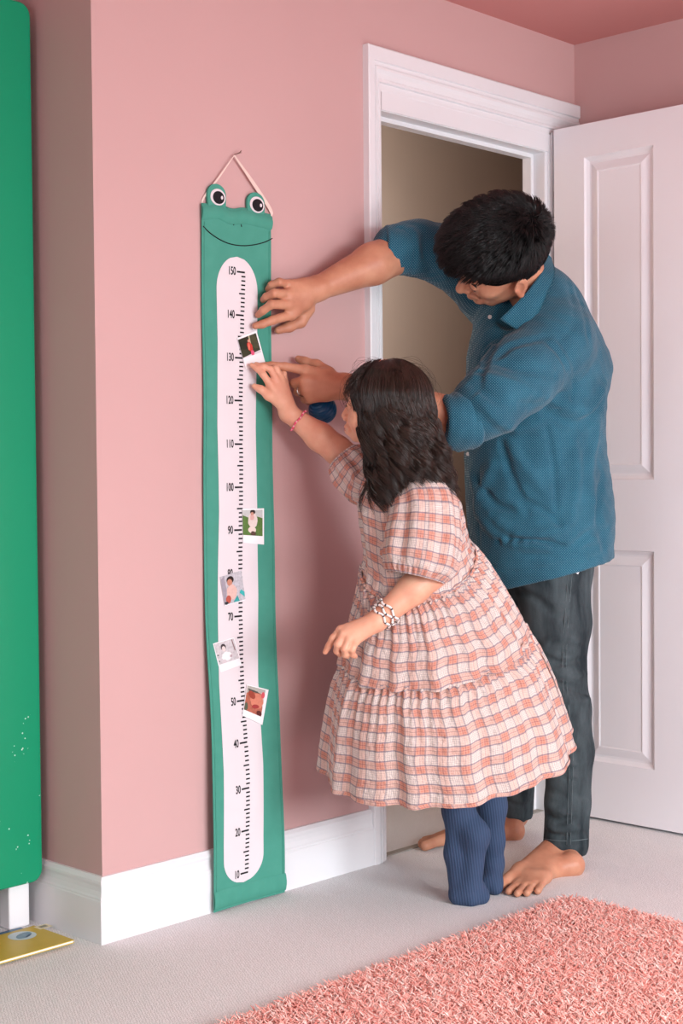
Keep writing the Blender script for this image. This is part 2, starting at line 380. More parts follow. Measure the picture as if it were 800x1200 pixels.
# architrave: profile across its width (0 = outer edge), y = how far it stands off the wall
def arch_prof(wd): return [(0, 0), (0, 0.019), (0.003, 0.0215), (wd*0.34, 0.0215), (wd*0.36, 0.016), (wd*0.44, 0.0165), (wd*0.47, 0.0195), (wd*0.53, 0.0195), (wd*0.62, 0.014), (wd*0.72, 0.0115), (wd*0.74, 0.0135), (wd*0.80, 0.0135), (wd*0.82, 0.007), (wd-0.004, 0.007), (wd, 0.006), (wd, 0)]
ox, oz = 0.8494, 2.096; wv_, wh = 0.061, 0.108
b = MB(); pv, ph = arch_prof(wv_), arch_prof(wh); n = len(pv); V = []
rows = [[(ox+t, -y, 0.0) for t, y in pv], [(ox+t, -y, oz-th) for (t, y), (th, _) in zip(pv, ph)], [(FX-0.001, -y, oz-t) for t, y in ph]]
for r in rows: V += r
b.add(V, [(i*n+j, i*n+j+1, (i+1)*n+j+1, (i+1)*n+j) for i in range(2) for j in range(n-1)]+[tuple(2*n+j for j in range(n))])
b.box((OX0+0.001, -0.006, OZ+0.002), (OX1+0.03, 0, oz-wh+0.006))
b.prism([(OX1+0.012+t*0.8, -y) for t, y in [(0.06-a, c) for a, c in arch_prof(0.06)]], 'z', 0, oz-wh+0.01)
st(b.build('trim_2', M['white']))
b = MB(); b.box((OX0, 0.012, 0.0), (OX1, 0.036, 0.003), 0.001); st(b.build('trim_3', plain('worn_threshold_strip', (172, 166, 158), 0.6, 0.3, 0.2, 40)))
# the open door, hinged at the right of the opening, standing out into the room
HX, HY, DT = 1.634, -0.0285, 2.0
droot = empty('door_1', (HX, HY, 0)); tag(droot, 'white moulded panel door standing open into the room', 'door', kind='structure')
def door_panelled():
    Wd, H, Z0, T = 0.74, DT, 0.008, 0.035
    # panels as (u0,u1,z0,z1), u from the hinge
    y2u = lambda px, z: None
    cols = [(0.105, 0.333), (0.433, 0.655)]; rws = [(0.172, 0.783), (0.982, 1.905)]
    pans = [(a, c, d, e) for (a, c) in cols for (d, e) in rws]
    us = sorted({0, Wd, *[x for c in cols for x in c]}); zs = sorted({Z0, H, *[x for r in rws for x in r]})
    b = MB()
    for side, sx in ((0, 0.0), (1, T)):
        sg = 1 if side == 0 else -1
        def pt(u, z, dep): return (sx+sg*dep, -u, z)
        for i in range(len(us)-1):
            for j in range(len(zs)-1):
                a, c, d, e = us[i], us[i+1], zs[j], zs[j+1]
                if (a, c, d, e) in pans:
                    loops = [(0, 0), (0.004, 0.006), (0.012, 0.0115), (0.018, 0.0125), (0.036, 0.0055), (0.042, 0.0040), (0.046, 0.0060)]
                    V = []; 
                    for ins, dep in loops: V += [pt(a+ins, d+ins, dep), pt(c-ins, d+ins, dep), pt(c-ins, e-ins, dep), pt(a+ins, e-ins, dep)]
                    Fc = [(4*k+q, 4*k+(q+1) % 4, 4*k+4+(q+1) % 4, 4*k+4+q) for k in range(len(loops)-1) for q in range(4)]+[tuple(4*(len(loops)-1)+q for q in range(4))]
                    b.add(V, Fc)
                else: b.add([pt(a, d, 0), pt(c, d, 0), pt(c, e, 0), pt(a, e, 0)], [(0, 1, 2, 3)])
    b.add([(0, 0, Z0), (T, 0, Z0), (T, 0, H), (0, 0, H)], [(0, 1, 2, 3)]); b.add([(0, -Wd, Z0), (T, -Wd, Z0), (T, -Wd, H), (0, -Wd, H)], [(0, 1, 2, 3)])
    b.add([(0, 0, H), (T, 0, H), (T, -Wd, H), (0, -Wd, H)], [(0, 1, 2, 3)]); b.add([(0, 0, Z0), (T, 0, Z0), (T, -Wd, Z0), (0, -Wd, Z0)], [(0, 1, 2, 3)])
    return b.build('door_leaf', M['door'], droot)
door_panelled()
b = MB()
for z in (0.22, 1.02, 1.78): b.tube([(0.017+0.0, 0.006, z-0.045), (0.017, 0.006, z+0.045)], 0.006, 10); 
b.build('hinge', M['metal'], droot, True)
b = MB(); b.tube([(-0.002, -0.68, 1.0), (-0.05, -0.68, 1.0)], 0.009, 12); b.tube([(-0.05, -0.69, 1.0), (-0.055, -0.58, 1.0)], 0.009, 12); b.build('handle', M['metal'], droot, True)
# ================================================================== GREEN CABINET in the alcove
cy = 0.185; r1 = onY(47, 800, cy)[0]
cab = empty('cabinet', (r1-0.45, cy+0.12, 0)); tag(cab, 'tall glossy green rounded-corner cabinet on white legs in the alcove', 'cabinet')
def rrect(x0, x1, z0, z1, r, n=8):
    out = []
    for (cx, cz, a0) in ((x1-r, z0+r, -90), (x1-r, z1-r, 0), (x0+r, z1-r, 90), (x0+r, z0+r, 180)):
        for i in range(n+1): a = math.radians(a0+90*i/n); out.append((cx+r*math.cos(a), cz+r*math.sin(a)))
    return out
zb = onY(30, 1036.5, cy)[2]; zt = onY(40, 6, cy)[2]
def slab(b, x0, x1, z0, z1, r, y0, y1, e=0.004):
    V = []; rings = [(y1, 0), (y0+e, 0), (y0+e*0.3, e*0.3), (y0, e)]; 
    for (y, ins) in rings: V += [(x-cab.location.x, y-cab.location.y, z) for x, z in rrect(x0+ins, x1-ins, z0+ins, z1-ins, max(r-ins, 0.002))]
    n = len(V)//4
    b.add(V, [(k*n+i, k*n+(i+1) % n, (k+1)*n+(i+1) % n, (k+1)*n+i) for k in range(3) for i in range(n)]+[tuple(3*n+i for i in range(n)), tuple(range(n))])
def cab_mat():
    t = NT('glossy_green_lacquer', 0.40, 0.4); v = t.coord()
    x = t.xyz(v); sp = t.n('ShaderNodeTexVoronoi', {'Vector': v, 'Scale': 90.0}).outputs[0]
    chip = t.math('MULTIPLY', t.math('LESS_THAN', sp, 0.16), t.math('MULTIPLY', t.math('GREATER_THAN', t.noise(v, 16, 1), 0.60), t.math('LESS_THAN', x[2], 0.48)))
    t.color(t.mix(chip, rgba((0, 140, 98)), rgba((190, 225, 208)))); t.bump(t.noise(v, 3), 0.1, 0.004); return t.m
b = MB(); slab(b, r1-0.9, r1, zb, zt, 0.028, cy, cy+0.02); b.build('door', cab_mat(), cab, True)
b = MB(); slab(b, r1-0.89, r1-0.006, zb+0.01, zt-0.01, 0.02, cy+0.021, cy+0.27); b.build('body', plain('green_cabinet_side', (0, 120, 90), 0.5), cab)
lx0, lx1 = onY(8, 1070, 0.225)[0], onY(32, 1070, 0.225)[0]
for lx in (lx0, r1-0.87):
    b = MB(); b.box((lx-cab.location.x, 0.215-cab.location.y, 0), (lx+(lx1-lx0)-cab.location.x, 0.255-cab.location.y, zb+0.012), 0.004); b.build('leg', M['cabbody'], cab)
for q in cab.children:
    if q.name.startswith('door'): q.data.polygons.foreach_set('use_smooth', [False]*len(q.data.polygons))
# black trainer-like shoe partly seen below the cabinet: sole and upper
shoe = empty('shoe', (-0.19, 0.33, 0)); tag(shoe, 'black shoe lying on the carpet beneath the green cabinet', 'shoe')
sp_ = Sculpt(); sp_.chain([(-0.08, 0, 0.045), (0.0, 0, 0.05), (0.07, 0, 0.034), (0.115, 0, 0.028)], [0.038, 0.036, 0.03, 0.024], 0.02).rc((-0.07, 0, 0.09), (-0.04, 0, 0.105), 0.02, 0.02, 0.02, sub=True)
sculpt_mesh('upper', sp_, 0.004, plain('black_shoe_leather', (22, 22, 26), 0.4), shoe)
b = MB(); pts = [(-0.125+0.27*t, 0.036*math.sin(PI*min(1, max(0, t*1.0)))**0.45*(1+0.12*math.sin(5*t))) for t in np.linspace(0.0, 1, 14)]
poly = [(x, y) for x, y in pts]+[(x, -y) for x, y in pts[-2:0:-1]]; b.prism(poly, 'z', 0.0, 0.018); b.build('sole', plain('dark_rubber', (30, 30, 34), 0.7), shoe)
b = MB()
for i in range(4): x = -0.015+0.022*i; z = 0.088-0.010*i; b.tube([(x, -0.024, z-0.012), (x, 0, z+0.002), (x, 0.024, z-0.012)], 0.0035, 6)
b.build('lace', plain('grey_lace', (150, 150, 155), 0.8), shoe)
# ================================================================== BOOKS on the carpet
bk = empty('book', (-0.155, 0.13, 0)); tag(bk, 'thin blue-covered book underneath the yellow one by the skirting corner', 'book')
def book(root, x0, x1, y0, y1, z0, z1, cov, rot):
    c, s_ = math.cos(rot), math.sin(rot); cx, cy_ = (x0+x1)/2, (y0+y1)/2
    def rb(b):
        b.V = [((x-cx)*c-(y-cy_)*s_+cx-root.location.x, (x-cx)*s_+(y-cy_)*c+cy_-root.location.y, z) for x, y, z in b.V]; return b
    t = 0.0014
    b = MB(); b.box((x0, y0, z0), (x1, y1, z0+t)); b.box((x0, y0, z1-t), (x1, y1, z1)); b.box((x0, y1-t, z0), (x1, y1, z1)); rb(b).build('cover', cov, root)
    b = MB(); b.box((x0+0.002, y0+0.0015, z0+t), (x1-0.002, y1-t, z1-t)); rb(b).build('pages', plain('book_pages', (238, 234, 226), 0.8), root); return rb
book(bk, -0.30, -0.075, 0.060, 0.205, 0.001, 0.006, plain('blue_book_cover', (52, 108, 150), 0.35), -0.02)
bk2 = empty('book', (-0.16, 0.13, 0.006)); tag(bk2, 'yellow-covered book with a pale oval picture, on top by the skirting', 'book')
A_, B_ = onZ(87, 1101, 0.014), onZ(50, 1081.5, 0.014)
rb = book(bk2, -0.29, A_[0], A_[1], B_[1], 0.0065, 0.0135, plain('yellow_book_cover', (206, 176, 58), 0.4, 0.4, 0.08, 30), 0.0)
def disc(cx, cy_, a, bb, z, rot, n=28): return [(cx+a*math.cos(2*PI*i/n)*math.cos(rot)-bb*math.sin(2*PI*i/n)*math.sin(rot), cy_+a*math.cos(2*PI*i/n)*math.sin(rot)+bb*math.sin(2*PI*i/n)*math.cos(rot), z) for i in range(n)]
o_ = onZ(26, 1096.5, 0.0137); cl = bk2.location
def flat(name, pts, m, root, dz=0.0):
    l = root.location; return mesh(name, [(p[0]-l[0], p[1]-l[1], p[2]-l[2]+dz) for p in pts], [tuple(range(len(pts)))], m, root)
for q in bk2.children: q.data.transform(Matrix.Translation((0, 0, -0.006)))
flat('cover_picture', disc(o_[0], o_[1], 0.031, 0.030, 0.0139, 0), plain('pale_blue_print', (196, 214, 220), 0.5), bk2)
flat('cover_picture', disc(o_[0]+0.003, o_[1]-0.002, 0.024, 0.014, 0.0142, 0.5), plain('blue_print', (128, 168, 190), 0.5, var=0.3, vs=120), bk2)
flat('cover_picture', disc(o_[0]+0.007, o_[1]-0.012, 0.012, 0.003, 0.0145, 0.6), plain('dark_blue_print', (50, 80, 110), 0.5), bk2)
q_ = onZ(51, 1085.8, 0.0137); flat('cover_label', [(q_[0]-0.018, q_[1]-0.013, 0.0139), (q_[0]+0.016, q_[1]-0.013, 0.0139), (q_[0]+0.016, q_[1]+0.013, 0.0139), (q_[0]-0.018, q_[1]+0.013, 0.0139)], plain('cream_print', (226, 216, 180), 0.5), bk2)
flat('cover_label', [(q_[0]-0.010, q_[1]-0.006, 0.0142), (q_[0]+0.009, q_[1]-0.006, 0.0142), (q_[0]+0.009, q_[1]+0.007, 0.0142), (q_[0]-0.010, q_[1]+0.007, 0.0142)], plain('grey_print', (168, 164, 140), 0.5, var=0.4, vs=500), bk2)
# ================================================================== GROWTH CHART
x0c, x1c = 0.298, 0.514; zc0, zc1 = 0.004, 1.632
def sm(a, b_, x): t = min(1, max(0, (x-a)/(b_-a))); return t*t*(3-2*t)
def cy_at(z, x=0.4): return -0.0055-0.0215*(1-sm(0.12, 0.85, z))-0.0025*(1+math.sin(z*9+x*14))*0.5-0.004*abs(x-0.405)/0.1*(0.5+0.5*math.sin(z*3+1))
def edge(z, side):
    w_ = 0.0012*math.sin(z*7+side)+0.0008*math.sin(z*17)
    return (x0c if side < 0 else x1c)+w_-(0.006*(1-z/zc1) if side < 0 else 0)
ch = empty('growth_chart', (0.405, 0, 1.74)); tag(ch, 'green fabric height chart with a frog face, hanging from a hook down to the carpet', 'height chart')
def cloc(p): return (p[0]-0.405, p[1], p[2]-1.74)
def ctop(x): return zc1+0.003*math.sin(x*60)-0.0035*abs(math.sin(x*45))
V = []; Fc = []; nu, nv = 24, 150
for k, off in ((0, 0.0), (1, 0.0018)):
    for j in range(nv+1):
        z = zc0+(zc1-zc0)*j/nv
        for i in range(nu+1):
            u = i/nu; x = edge(z, -1)*(1-u)+edge(z, 1)*u; zz = z+(ctop(x)-zc1 if j == nv else 0)
            V.append(cloc((x, cy_at(z, x)+off, zz)))
n1 = (nu+1)*(nv+1)
for j in range(nv):
    for i in range(nu):
        a = j*(nu+1)+i; Fc.append((a, a+1, a+nu+2, a+nu+1)); Fc.append((n1+a, n1+a+nu+1, n1+a+nu+2, n1+a+1))
for j in range(nv):
    for i in (0, nu): a = j*(nu+1)+i; Fc.append((a, a+nu+1, n1+a+nu+1, n1+a))
for i in range(nu): Fc.append((i, i+1, n1+i+1, n1+i)); a = nv*(nu+1)+i; Fc.append((a, a+1, n1+a+1, n1+a))
mesh('fabric', V, Fc, M['green_cloth'], ch, True)
# casings stitched at top and bottom with a dowel inside
for zz, rr, nm in ((1.611, 0.0070, 'top_casing'), (0.030, 0.006, 'bottom_casing')):
    b = MB(); hh = 0.0165 if zz > 1 else 0.021
    V = []; Fc = []; nn = 40; prof_ = [(-hh, 0.0), (-hh*0.86, 0.0022), (-hh*0.3, rr*0.75), (0.1*hh, rr*0.8), (hh*0.8, rr*0.45), (hh, 0.0)]
    for i in range(nn+1):
        x = edge(zz, -1)-0.001+(edge(zz, 1)-edge(zz, -1)+0.002)*i/nn; pk = 1+0.25*math.sin(i*1.9)*math.sin(i*0.7)
        for dz, dy in prof_: V.append(cloc((x, cy_at(zz, x)-0.0006-dy*pk, zz+dz+(ctop(x)-zc1 if zz > 1 else 0))))
    m_ = len(prof_)
    for i in range(nn):
        for j in range(m_-1): a = i*m_+j; Fc.append((a, a+m_, a+m_+1, a+1))
    mesh(nm, V, Fc, M['green_cloth'], ch, True)
def surf(x, z, off): return cloc((x, cy_at(z, x)-off, z))
def strip_tube(name, pts, r, m, off=0.0008, n=6):
    b = MB(); b.tube([surf(x, z, off) for x, z in pts], r, n); return b.build(name, m, ch, True)
for xx in (edge(1, -1)+0.006, edge(1, 1)-0.006):
    pass
strip_tube('side_seam', [(edge(z, -1)+0.007, z) for z in np.linspace(0.05, 1.585, 90)], 0.0010, M['green_cloth'])
strip_tube('side_seam', [(edge(z, 1)-0.007, z) for z in np.linspace(0.05, 1.585, 90)], 0.0010, M['green_cloth'])
# belly print
def poly_surface(name, L, m, off, parent=ch):
    V = []; Fc = []; nn = 14
    for z, xl, xr in L:
        for i in range(nn+1): x = xl+(xr-xl)*i/nn; V.append(surf(x, z, off))
    for j in range(len(L)-1):
        for i in range(nn): a = j*(nn+1)+i; Fc.append((a, a+1, a+nn+2, a+nn+1))
    return mesh(name, V, Fc, m, parent, True)
zt_, zb_ = onY(279, 301, -0.008)[2], onY(283, 1034.5, -0.03)[2]
keys = [(330, 254, 301.5), (400, 255.5, 301.5), (500, 254.5, 300), (600, 256.5, 301), (700, 256, 303), (800, 257, 303.5), (900, 259, 306), (985, 260.5, 307)]
kz = []
for yy, xl, xr in keys:
    Yd = -0.008 if yy < 650 else (-0.012 if yy < 800 else (-0.020 if yy < 950 else -0.027))
    a, c = onY(xl, yy, Yd), onY(xr, yy, Yd); kz.append(((a[2]+c[2])/2, a[0], c[0]))
kz.sort(); zk = [k[0] for k in kz]
L = []
for z in np.concatenate([np.linspace(zb_, zb_+0.06, 16), np.linspace(zb_+0.065, zt_-0.085, 120), np.linspace(zt_-0.08, zt_, 18)]):
    xl = np.interp(z, zk, [k[1] for k in kz]); xr = np.interp(z, zk, [k[2] for k in kz]); c = (xl+xr)/2; hw = (xr-xl)/2
    if z < zb_+0.06: q = (z-zb_)/0.06; hw *= math.sqrt(max(0, 1-(1-q)**2))
    if z > zt_-0.08: q = (zt_-z)/0.08; hw *= math.sqrt(max(0, 1-(1-q)**2))
    L.append((z, c-hw, c+hw))
poly_surface('belly_print', L, M['print_white'], 0.0007)
# scale: tick marks and numbers
def xt(z): return onY(np.interp(z, [0.08, 0.3, 0.5, 0.9, 1.2, 1.48], [290, 290.5, 285.8, 284, 284.3, 287]), 600-(z-1.06)*500, np.interp(z, [0.1, 0.5, 1.0], [-0.028, -0.018, -0.009]))[0]
photo_cover = []
b = MB(); ky = [10, 20, 30, 40, 50, 70, 90, 100, 110, 120, 130, 140, 150]; kp = [1022, 973, 924, 870.5, 821.5, 722, 621, 571, 520.5, 469.5, 419.5, 369.5, 319]
def zmark(k): 
    yy = np.interp(k, ky, kp); xx = np.interp(yy, [319, 600, 1022], [283, 281, 286]); return onY(xx, yy, -0.008 if yy < 650 else (-0.013 if yy < 800 else -0.024))[2]
for k in range(10, 151):
    ln = 0.0245 if k % 10 == 0 else (0.0185 if k % 5 == 0 else 0.0125); th = 0.0018 if k % 10 else 0.0021
    z = zmark(k); x1 = xt(z)+(0.004 if k % 10 else 0.002); xa = x1-ln
    b.add([surf(xa, z-th, 0.0012), surf(x1, z-th, 0.0012), surf(x1, z+th, 0.0012), surf(xa, z+th, 0.0012)], [(0, 1, 2, 3)])
b.build('scale_marks', M['black'], ch)
for k in (10, 20, 30, 40, 50, 60, 70, 80, 90, 100, 110, 120, 130, 140, 150):
    fc = bpy.data.curves.new('n', 'FONT'); fc.body = str(k); fc.align_x = 'RIGHT'; fc.align_y = 'CENTER'; fc.size = 0.026; fc.offset = 0.0006
    to = bpy.data.objects.new('n', fc); COL.objects.link(to); me = bpy.data.meshes.new_from_object(to); bpy.data.objects.remove(to)
    z = zmark(k); x1 = xt(z)-0.026
    co = np.zeros(len(me.vertices)*3); me.vertices.foreach_get('co', co); co = co.reshape(-1, 3)
    cc = np.array([surf(x1+x*0.62, z+y*1.0, 0.0012) for x, y, _ in co]); me.vertices.foreach_set('co', cc.ravel().astype(np.float32)); me.update()
    link('number', me, M['black'], ch)
# frog face
ml = [(238, 265), (246, 273), (258, 281), (270, 286), (284, 288), (297, 287), (309, 284), (318.5, 279.5)]
ml = catmull([onY(x, y, -0.008) for x, y in ml], 40)
strip_tube('mouth_line', [(p[0], p[2]) for p in ml], 0.0013, M['black'], 0.0009)
for (xa, ya, xb, yb) in ((274.5, 261, 273, 264), (282, 263, 282.7, 266)):
    a, c = onY(xa, ya, -0.008), onY(xb, yb, -0.008); strip_tube('nostril', [(a[0], a[2]), (c[0], c[2])], 0.0010, M['black'], 0.0012)
def eye(cxp, cyp, wpx, top, base):
    c = onY(cxp, cyp, -0.01); per = 1/495/0.70
    hw = wpx*per/2; pts = []; zt2, zb2 = onY(cxp, top, -0.01)[2], onY(cxp, base, -0.01)[2]
    r = hw
    for i in range(17): a = PI*i/16; pts.append((c[0]+r*math.cos(a)*(1+0.04*math.sin(a)), zt2-r*0.95+r*0.95*math.sin(a)))
    pts += [(c[0]-r*0.96, zb2), (c[0]+r*0.96, zb2)]
    b = MB(); b.prism(pts, 'y', -0.010, -0.004); b.V = [cloc(v) for v in b.V]; e = b.build('eye_patch', M['green_cloth'], ch)
    ec = (onY(cxp+1.3, cyp, -0.011)[0], onY(cxp+1.3, cyp, -0.011)[2])
    def dsc(nm, cx, cz, rx, rz, y, m):
        b = MB(); b.prism([(cx+rx*math.cos(2*PI*i/28), cz+rz*math.sin(2*PI*i/28)) for i in range(28)], 'y', y, y+0.0012); b.V = [cloc(v) for v in b.V]; b.build(nm, m, e)
    k = wpx/20*1.0
    dsc('eye_white', ec[0], ec[1], 0.0235*k, 0.0195*k, -0.0112, M['print_white']); dsc('pupil', ec[0]+0.001, ec[1]-0.001, 0.0175*k, 0.0150*k, -0.0124, M['black']); dsc('eye_glint', ec[0]+0.010, ec[1]-0.0005, 0.0032, 0.0042, -0.0136, M['print_white'])
eye(254.2, 231, 19.5, 215.5, 243); eye(300, 240, 19.5, 225.5, 250)
# ribbon over the hook
hk = onY(275, 181, -0.006)
b = MB(); hp = onY(274.5, 182, -0.012)
for (xe, ye, y1) in ((238.5, 232, -0.003), (317.5, 247, -0.006)):
    e = onY(xe, ye, y1); mid = (hp+e)/2; wd_ = 0.0022 if xe < 260 else 0.0052
    pts = catmull([hp, mid+np.array([0, -0.002, 0]), e, e+np.array([0, 0.004, -0.02])], 16); V = []; Fc = []
    d = nrm(np.array(e-hp)*np.array([1, 0, 1])); nn_ = np.array([d[2], 0, -d[0]])
    for i, p in enumerate(pts):
        w2 = wd_*min(1, 0.35+i/8); V += [cloc(p+nn_*w2), cloc(p-nn_*w2), cloc(p-nn_*w2+np.array([0, 0.0008, 0])), cloc(p+nn_*w2+np.array([0, 0.0008, 0]))]
    for i in range(len(pts)-1):
        for j in range(4): Fc.append((4*i+j, 4*i+(j+1) % 4, 4*i+4+(j+1) % 4, 4*i+4+j))
    b.add(V, Fc)
b.build('ribbon', M['ribbon'], ch)
hook = MB(); h0 = onY(275.5, 181.0, 0.0); hook.tube([h0, h0+np.array([0, -0.016, 0.002]), h0+np.array([0.001, -0.020, 0.006])], 0.0012, 8); 
h1 = onY(283, 178.8, -0.010); hook.tube([onY(274.5, 181, -0.014), onY(279, 180, -0.013), h1], 0.0009, 6)
tag(hook.build('picture_hook', M['thread'], None, True), 'small thin metal hook holding the ribbon on the pink wall', 'hook')
# ================================================================== INSTANT PHOTOS stuck on the chart
def qmap(c, u, v):                                     # c: TL,TR,BR,BL
    a = c[0]*(1-u)+c[1]*u; d = c[3]*(1-u)+c[2]*u; return a*(1-v)+d*v
pm = {}
def pc(col, var=0.0): 
    k = (col, var)
    if k not in pm: pm[k] = plain('print_ink', col, 0.45, 0.4, var, 160)
    return pm[k]
def blob(cx, cy, rx, ry, rot=0, n=18, w=0.0, seed=0):
    rd = random.Random(seed*7+int(cx*100)); c, s_ = math.cos(rot), math.sin(rot); out = []
    for i in range(n):
        a = 2*PI*i/n; k = 1+w*(rd.random()-0.5); x, y = rx*math.cos(a)*k, ry*math.sin(a)*k; out.append((cx+x*c-y*s_, cy+x*s_+y*c))
    return out
def photo(label, px, frame, shapes, lift=0.0035, base=(240, 236, 238)):
    cs = []
    for (x, y) in px:
        z = onY(x, y, -0.01)[2]; Y = cy_at(z)-lift; cs.append(onY(x, y, Y))
    c0 = sum(cs)/4; root = empty('instant_photo', c0); tag(root, label, 'photo', 'instant photos stuck on the height chart')
    nrml = nrm(np.cross(cs[1]-cs[0], cs[3]-cs[0])); nrml = nrml if nrml[1] < 0 else -nrml
    V = [c-c0 for c in cs]+[c-c0-nrml*0.0009 for c in cs]
    mesh('card', V, [(0, 1, 2, 3), (7, 6, 5, 4)]+[(i, i+4, (i+1) % 4+4, (i+1) % 4) for i in range(4)], pc(base), root)
    u0, u1, v0, v1 = frame; b_ = 0; V = []; Fc = []; mi = []; mats = []
    for i, (poly, col, var) in enumerate([([(0, 0), (1, 0), (1, 1), (0, 1)], shapes[0], 0.35)]+shapes[1:]):
        m_ = pc(col, var)
        if m_ not in mats: mats.append(m_)
        k = len(V)
        for (a, c) in poly:
            a, c = min(1, max(0, a)), min(1, max(0, c)); V.append(qmap(cs, u0+(u1-u0)*a, v0+(v1-v0)*c)-c0+nrml*(0.0003+0.00012*i))
        Fc.append(tuple(range(k, len(V)))); mi.append(mats.index(m_))
    mesh('picture', V, Fc, mats, root, mi=mi)
photo('instant photo of a child in red on dark grass, held by the fingertips', [(278, 396), (300.5, 387.5), (310.8, 425), (288, 432.5)], (0.0, 0.93, 0.06, 0.66),
      [(62, 66, 44), (blob(0.3, 0.3, 0.25, 0.35, 0, w=0.5), (44, 48, 32), 0.4), (blob(0.8, 0.35, 0.18, 0.4, 0, w=0.5), (86, 84, 58), 0.4), ([(0.56, 0), (0.62, 0), (0.60, 0.5), (0.55, 0.5)], (190, 186, 150), 0.1),
       ([(0.0, 0.97), (1, 0.86), (1, 1), (0, 1)], (220, 214, 218), 0.05), (blob(0.52, 0.24, 0.07, 0.08), (206, 150, 130), 0), (blob(0.50, 0.55, 0.13, 0.26, -0.1, w=0.15), (208, 62, 52), 0.1), (blob(0.45, 0.52, 0.05, 0.18, 0.2), (226, 120, 100), 0), (blob(0.55, 0.88, 0.09, 0.14), (214, 84, 120), 0)])
photo('instant photo of a small child standing on bright green grass', [(283.8, 596.3), (309.2, 595.6), (309.2, 638.2), (284.8, 636)], (0.0, 0.93, 0.04, 0.77),
      [(104, 140, 70), ([(0, 0), (1, 0), (1, 0.32), (0.75, 0.26), (0.3, 0.3), (0, 0.2)], (206, 206, 204), 0.15), (blob(0.5, 0.42, 0.24, 0.30, 0, w=0.15), (234, 214, 208), 0.1), (blob(0.46, 0.78, 0.2, 0.13), (226, 206, 198), 0), (blob(0.52, 0.92, 0.14, 0.1, w=0.3), (96, 70, 62), 0.2), (blob(0.50, 0.08, 0.13, 0.09), (50, 36, 34), 0.2), (blob(0.47, 0.15, 0.08, 0.07), (196, 140, 122), 0), (blob(0.46, 0.3, 0.1, 0.1, w=0.3), (214, 166, 160), 0)])
photo('instant photo of a baby in pink beside turquoise shapes', [(258, 676.2), (282.5, 668.5), (287.5, 703), (263, 710)], (0.0, 1.0, 0.0, 0.98),
      [(222, 218, 226), ([(0, 0.1), (0.16, 0), (0.2, 0.5), (0.1, 0.9), (0, 0.95)], (168, 160, 172), 0.15), (blob(0.42, 0.2, 0.17, 0.13), (44, 32, 32), 0.2), (blob(0.38, 0.28, 0.12, 0.12), (206, 140, 116), 0.1), (blob(0.42, 0.62, 0.25, 0.26, w=0.15), (236, 196, 186), 0.15), (blob(0.22, 0.84, 0.12, 0.14, 0.3), (190, 90, 76), 0.1),
       ([(0.85, 0.62), (1, 0.74), (0.98, 0.9), (0.76, 0.72)], (62, 176, 176), 0), ([(0.65, 0.78), (0.72, 1), (0.42, 0.98)], (60, 160, 158), 0), (blob(0.1, 0.95, 0.09, 0.05, w=0.4), (50, 50, 54), 0)])
photo('pale faded instant photo with a small dark-haired child and a pencil line', [(249.6, 754.2), (274, 747), (283, 779), (258, 788)], (0.03, 0.97, 0.03, 0.75),
      [(232, 226, 230), (blob(0.40, 0.26, 0.13, 0.16), (70, 62, 66), 0.2), (blob(0.40, 0.34, 0.09, 0.13), (224, 206, 204), 0), (blob(0.45, 0.72, 0.25, 0.22, w=0.2), (236, 230, 230), 0), (blob(0.66, 0.76, 0.06, 0.07, w=0.5), (176, 156, 162), 0), (blob(0.28, 0.92, 0.1, 0.1, w=0.3), (206, 196, 200), 0),
       ([(0.86, 0.02), (0.90, 0.02), (0.93, 0.56), (0.89, 0.56)], (140, 110, 112), 0), (blob(0.05, 0.55, 0.04, 0.03, w=0.5), (60, 60, 64), 0), (blob(0.05, 0.84, 0.03, 0.025), (60, 60, 64), 0)])
photo("instant photo showing a sleeping baby's face up close", [(289.5, 802), (314.6, 808.3), (307.4, 849.5), (284, 838.5)], (0.02, 0.86, 0.03, 0.80),
      [(204, 118, 96), ([(0, 0), (1, 0), (1, 0.2), (0.5, 0.16), (0, 0.3)], (190, 184, 176), 0.2), ([(0.05, 0.1), (0.6, 0.14), (0.7, 0.2), (0.1, 0.2)], (90, 88, 82), 0.2), ([(0.78, 0.15), (1, 0.1), (1, 0.7), (0.85, 0.4)], (226, 214, 210), 0.1), (blob(0.62, 0.5, 0.36, 0.30, w=0.1), (222, 136, 112), 0.15), (blob(0.3, 0.32, 0.22, 0.13, 0.4), (170, 74, 58), 0.2), (blob(0.6, 0.72, 0.2, 0.08, -0.2), (166, 62, 62), 0.1), (blob(0.9, 0.22, 0.1, 0.12), (206, 84, 92), 0), (blob(0.08, 0.85, 0.10, 0.18, w=0.3), (96, 104, 84), 0.2), (blob(0.85, 0.92, 0.15, 0.1), (96, 44, 40), 0.1)])
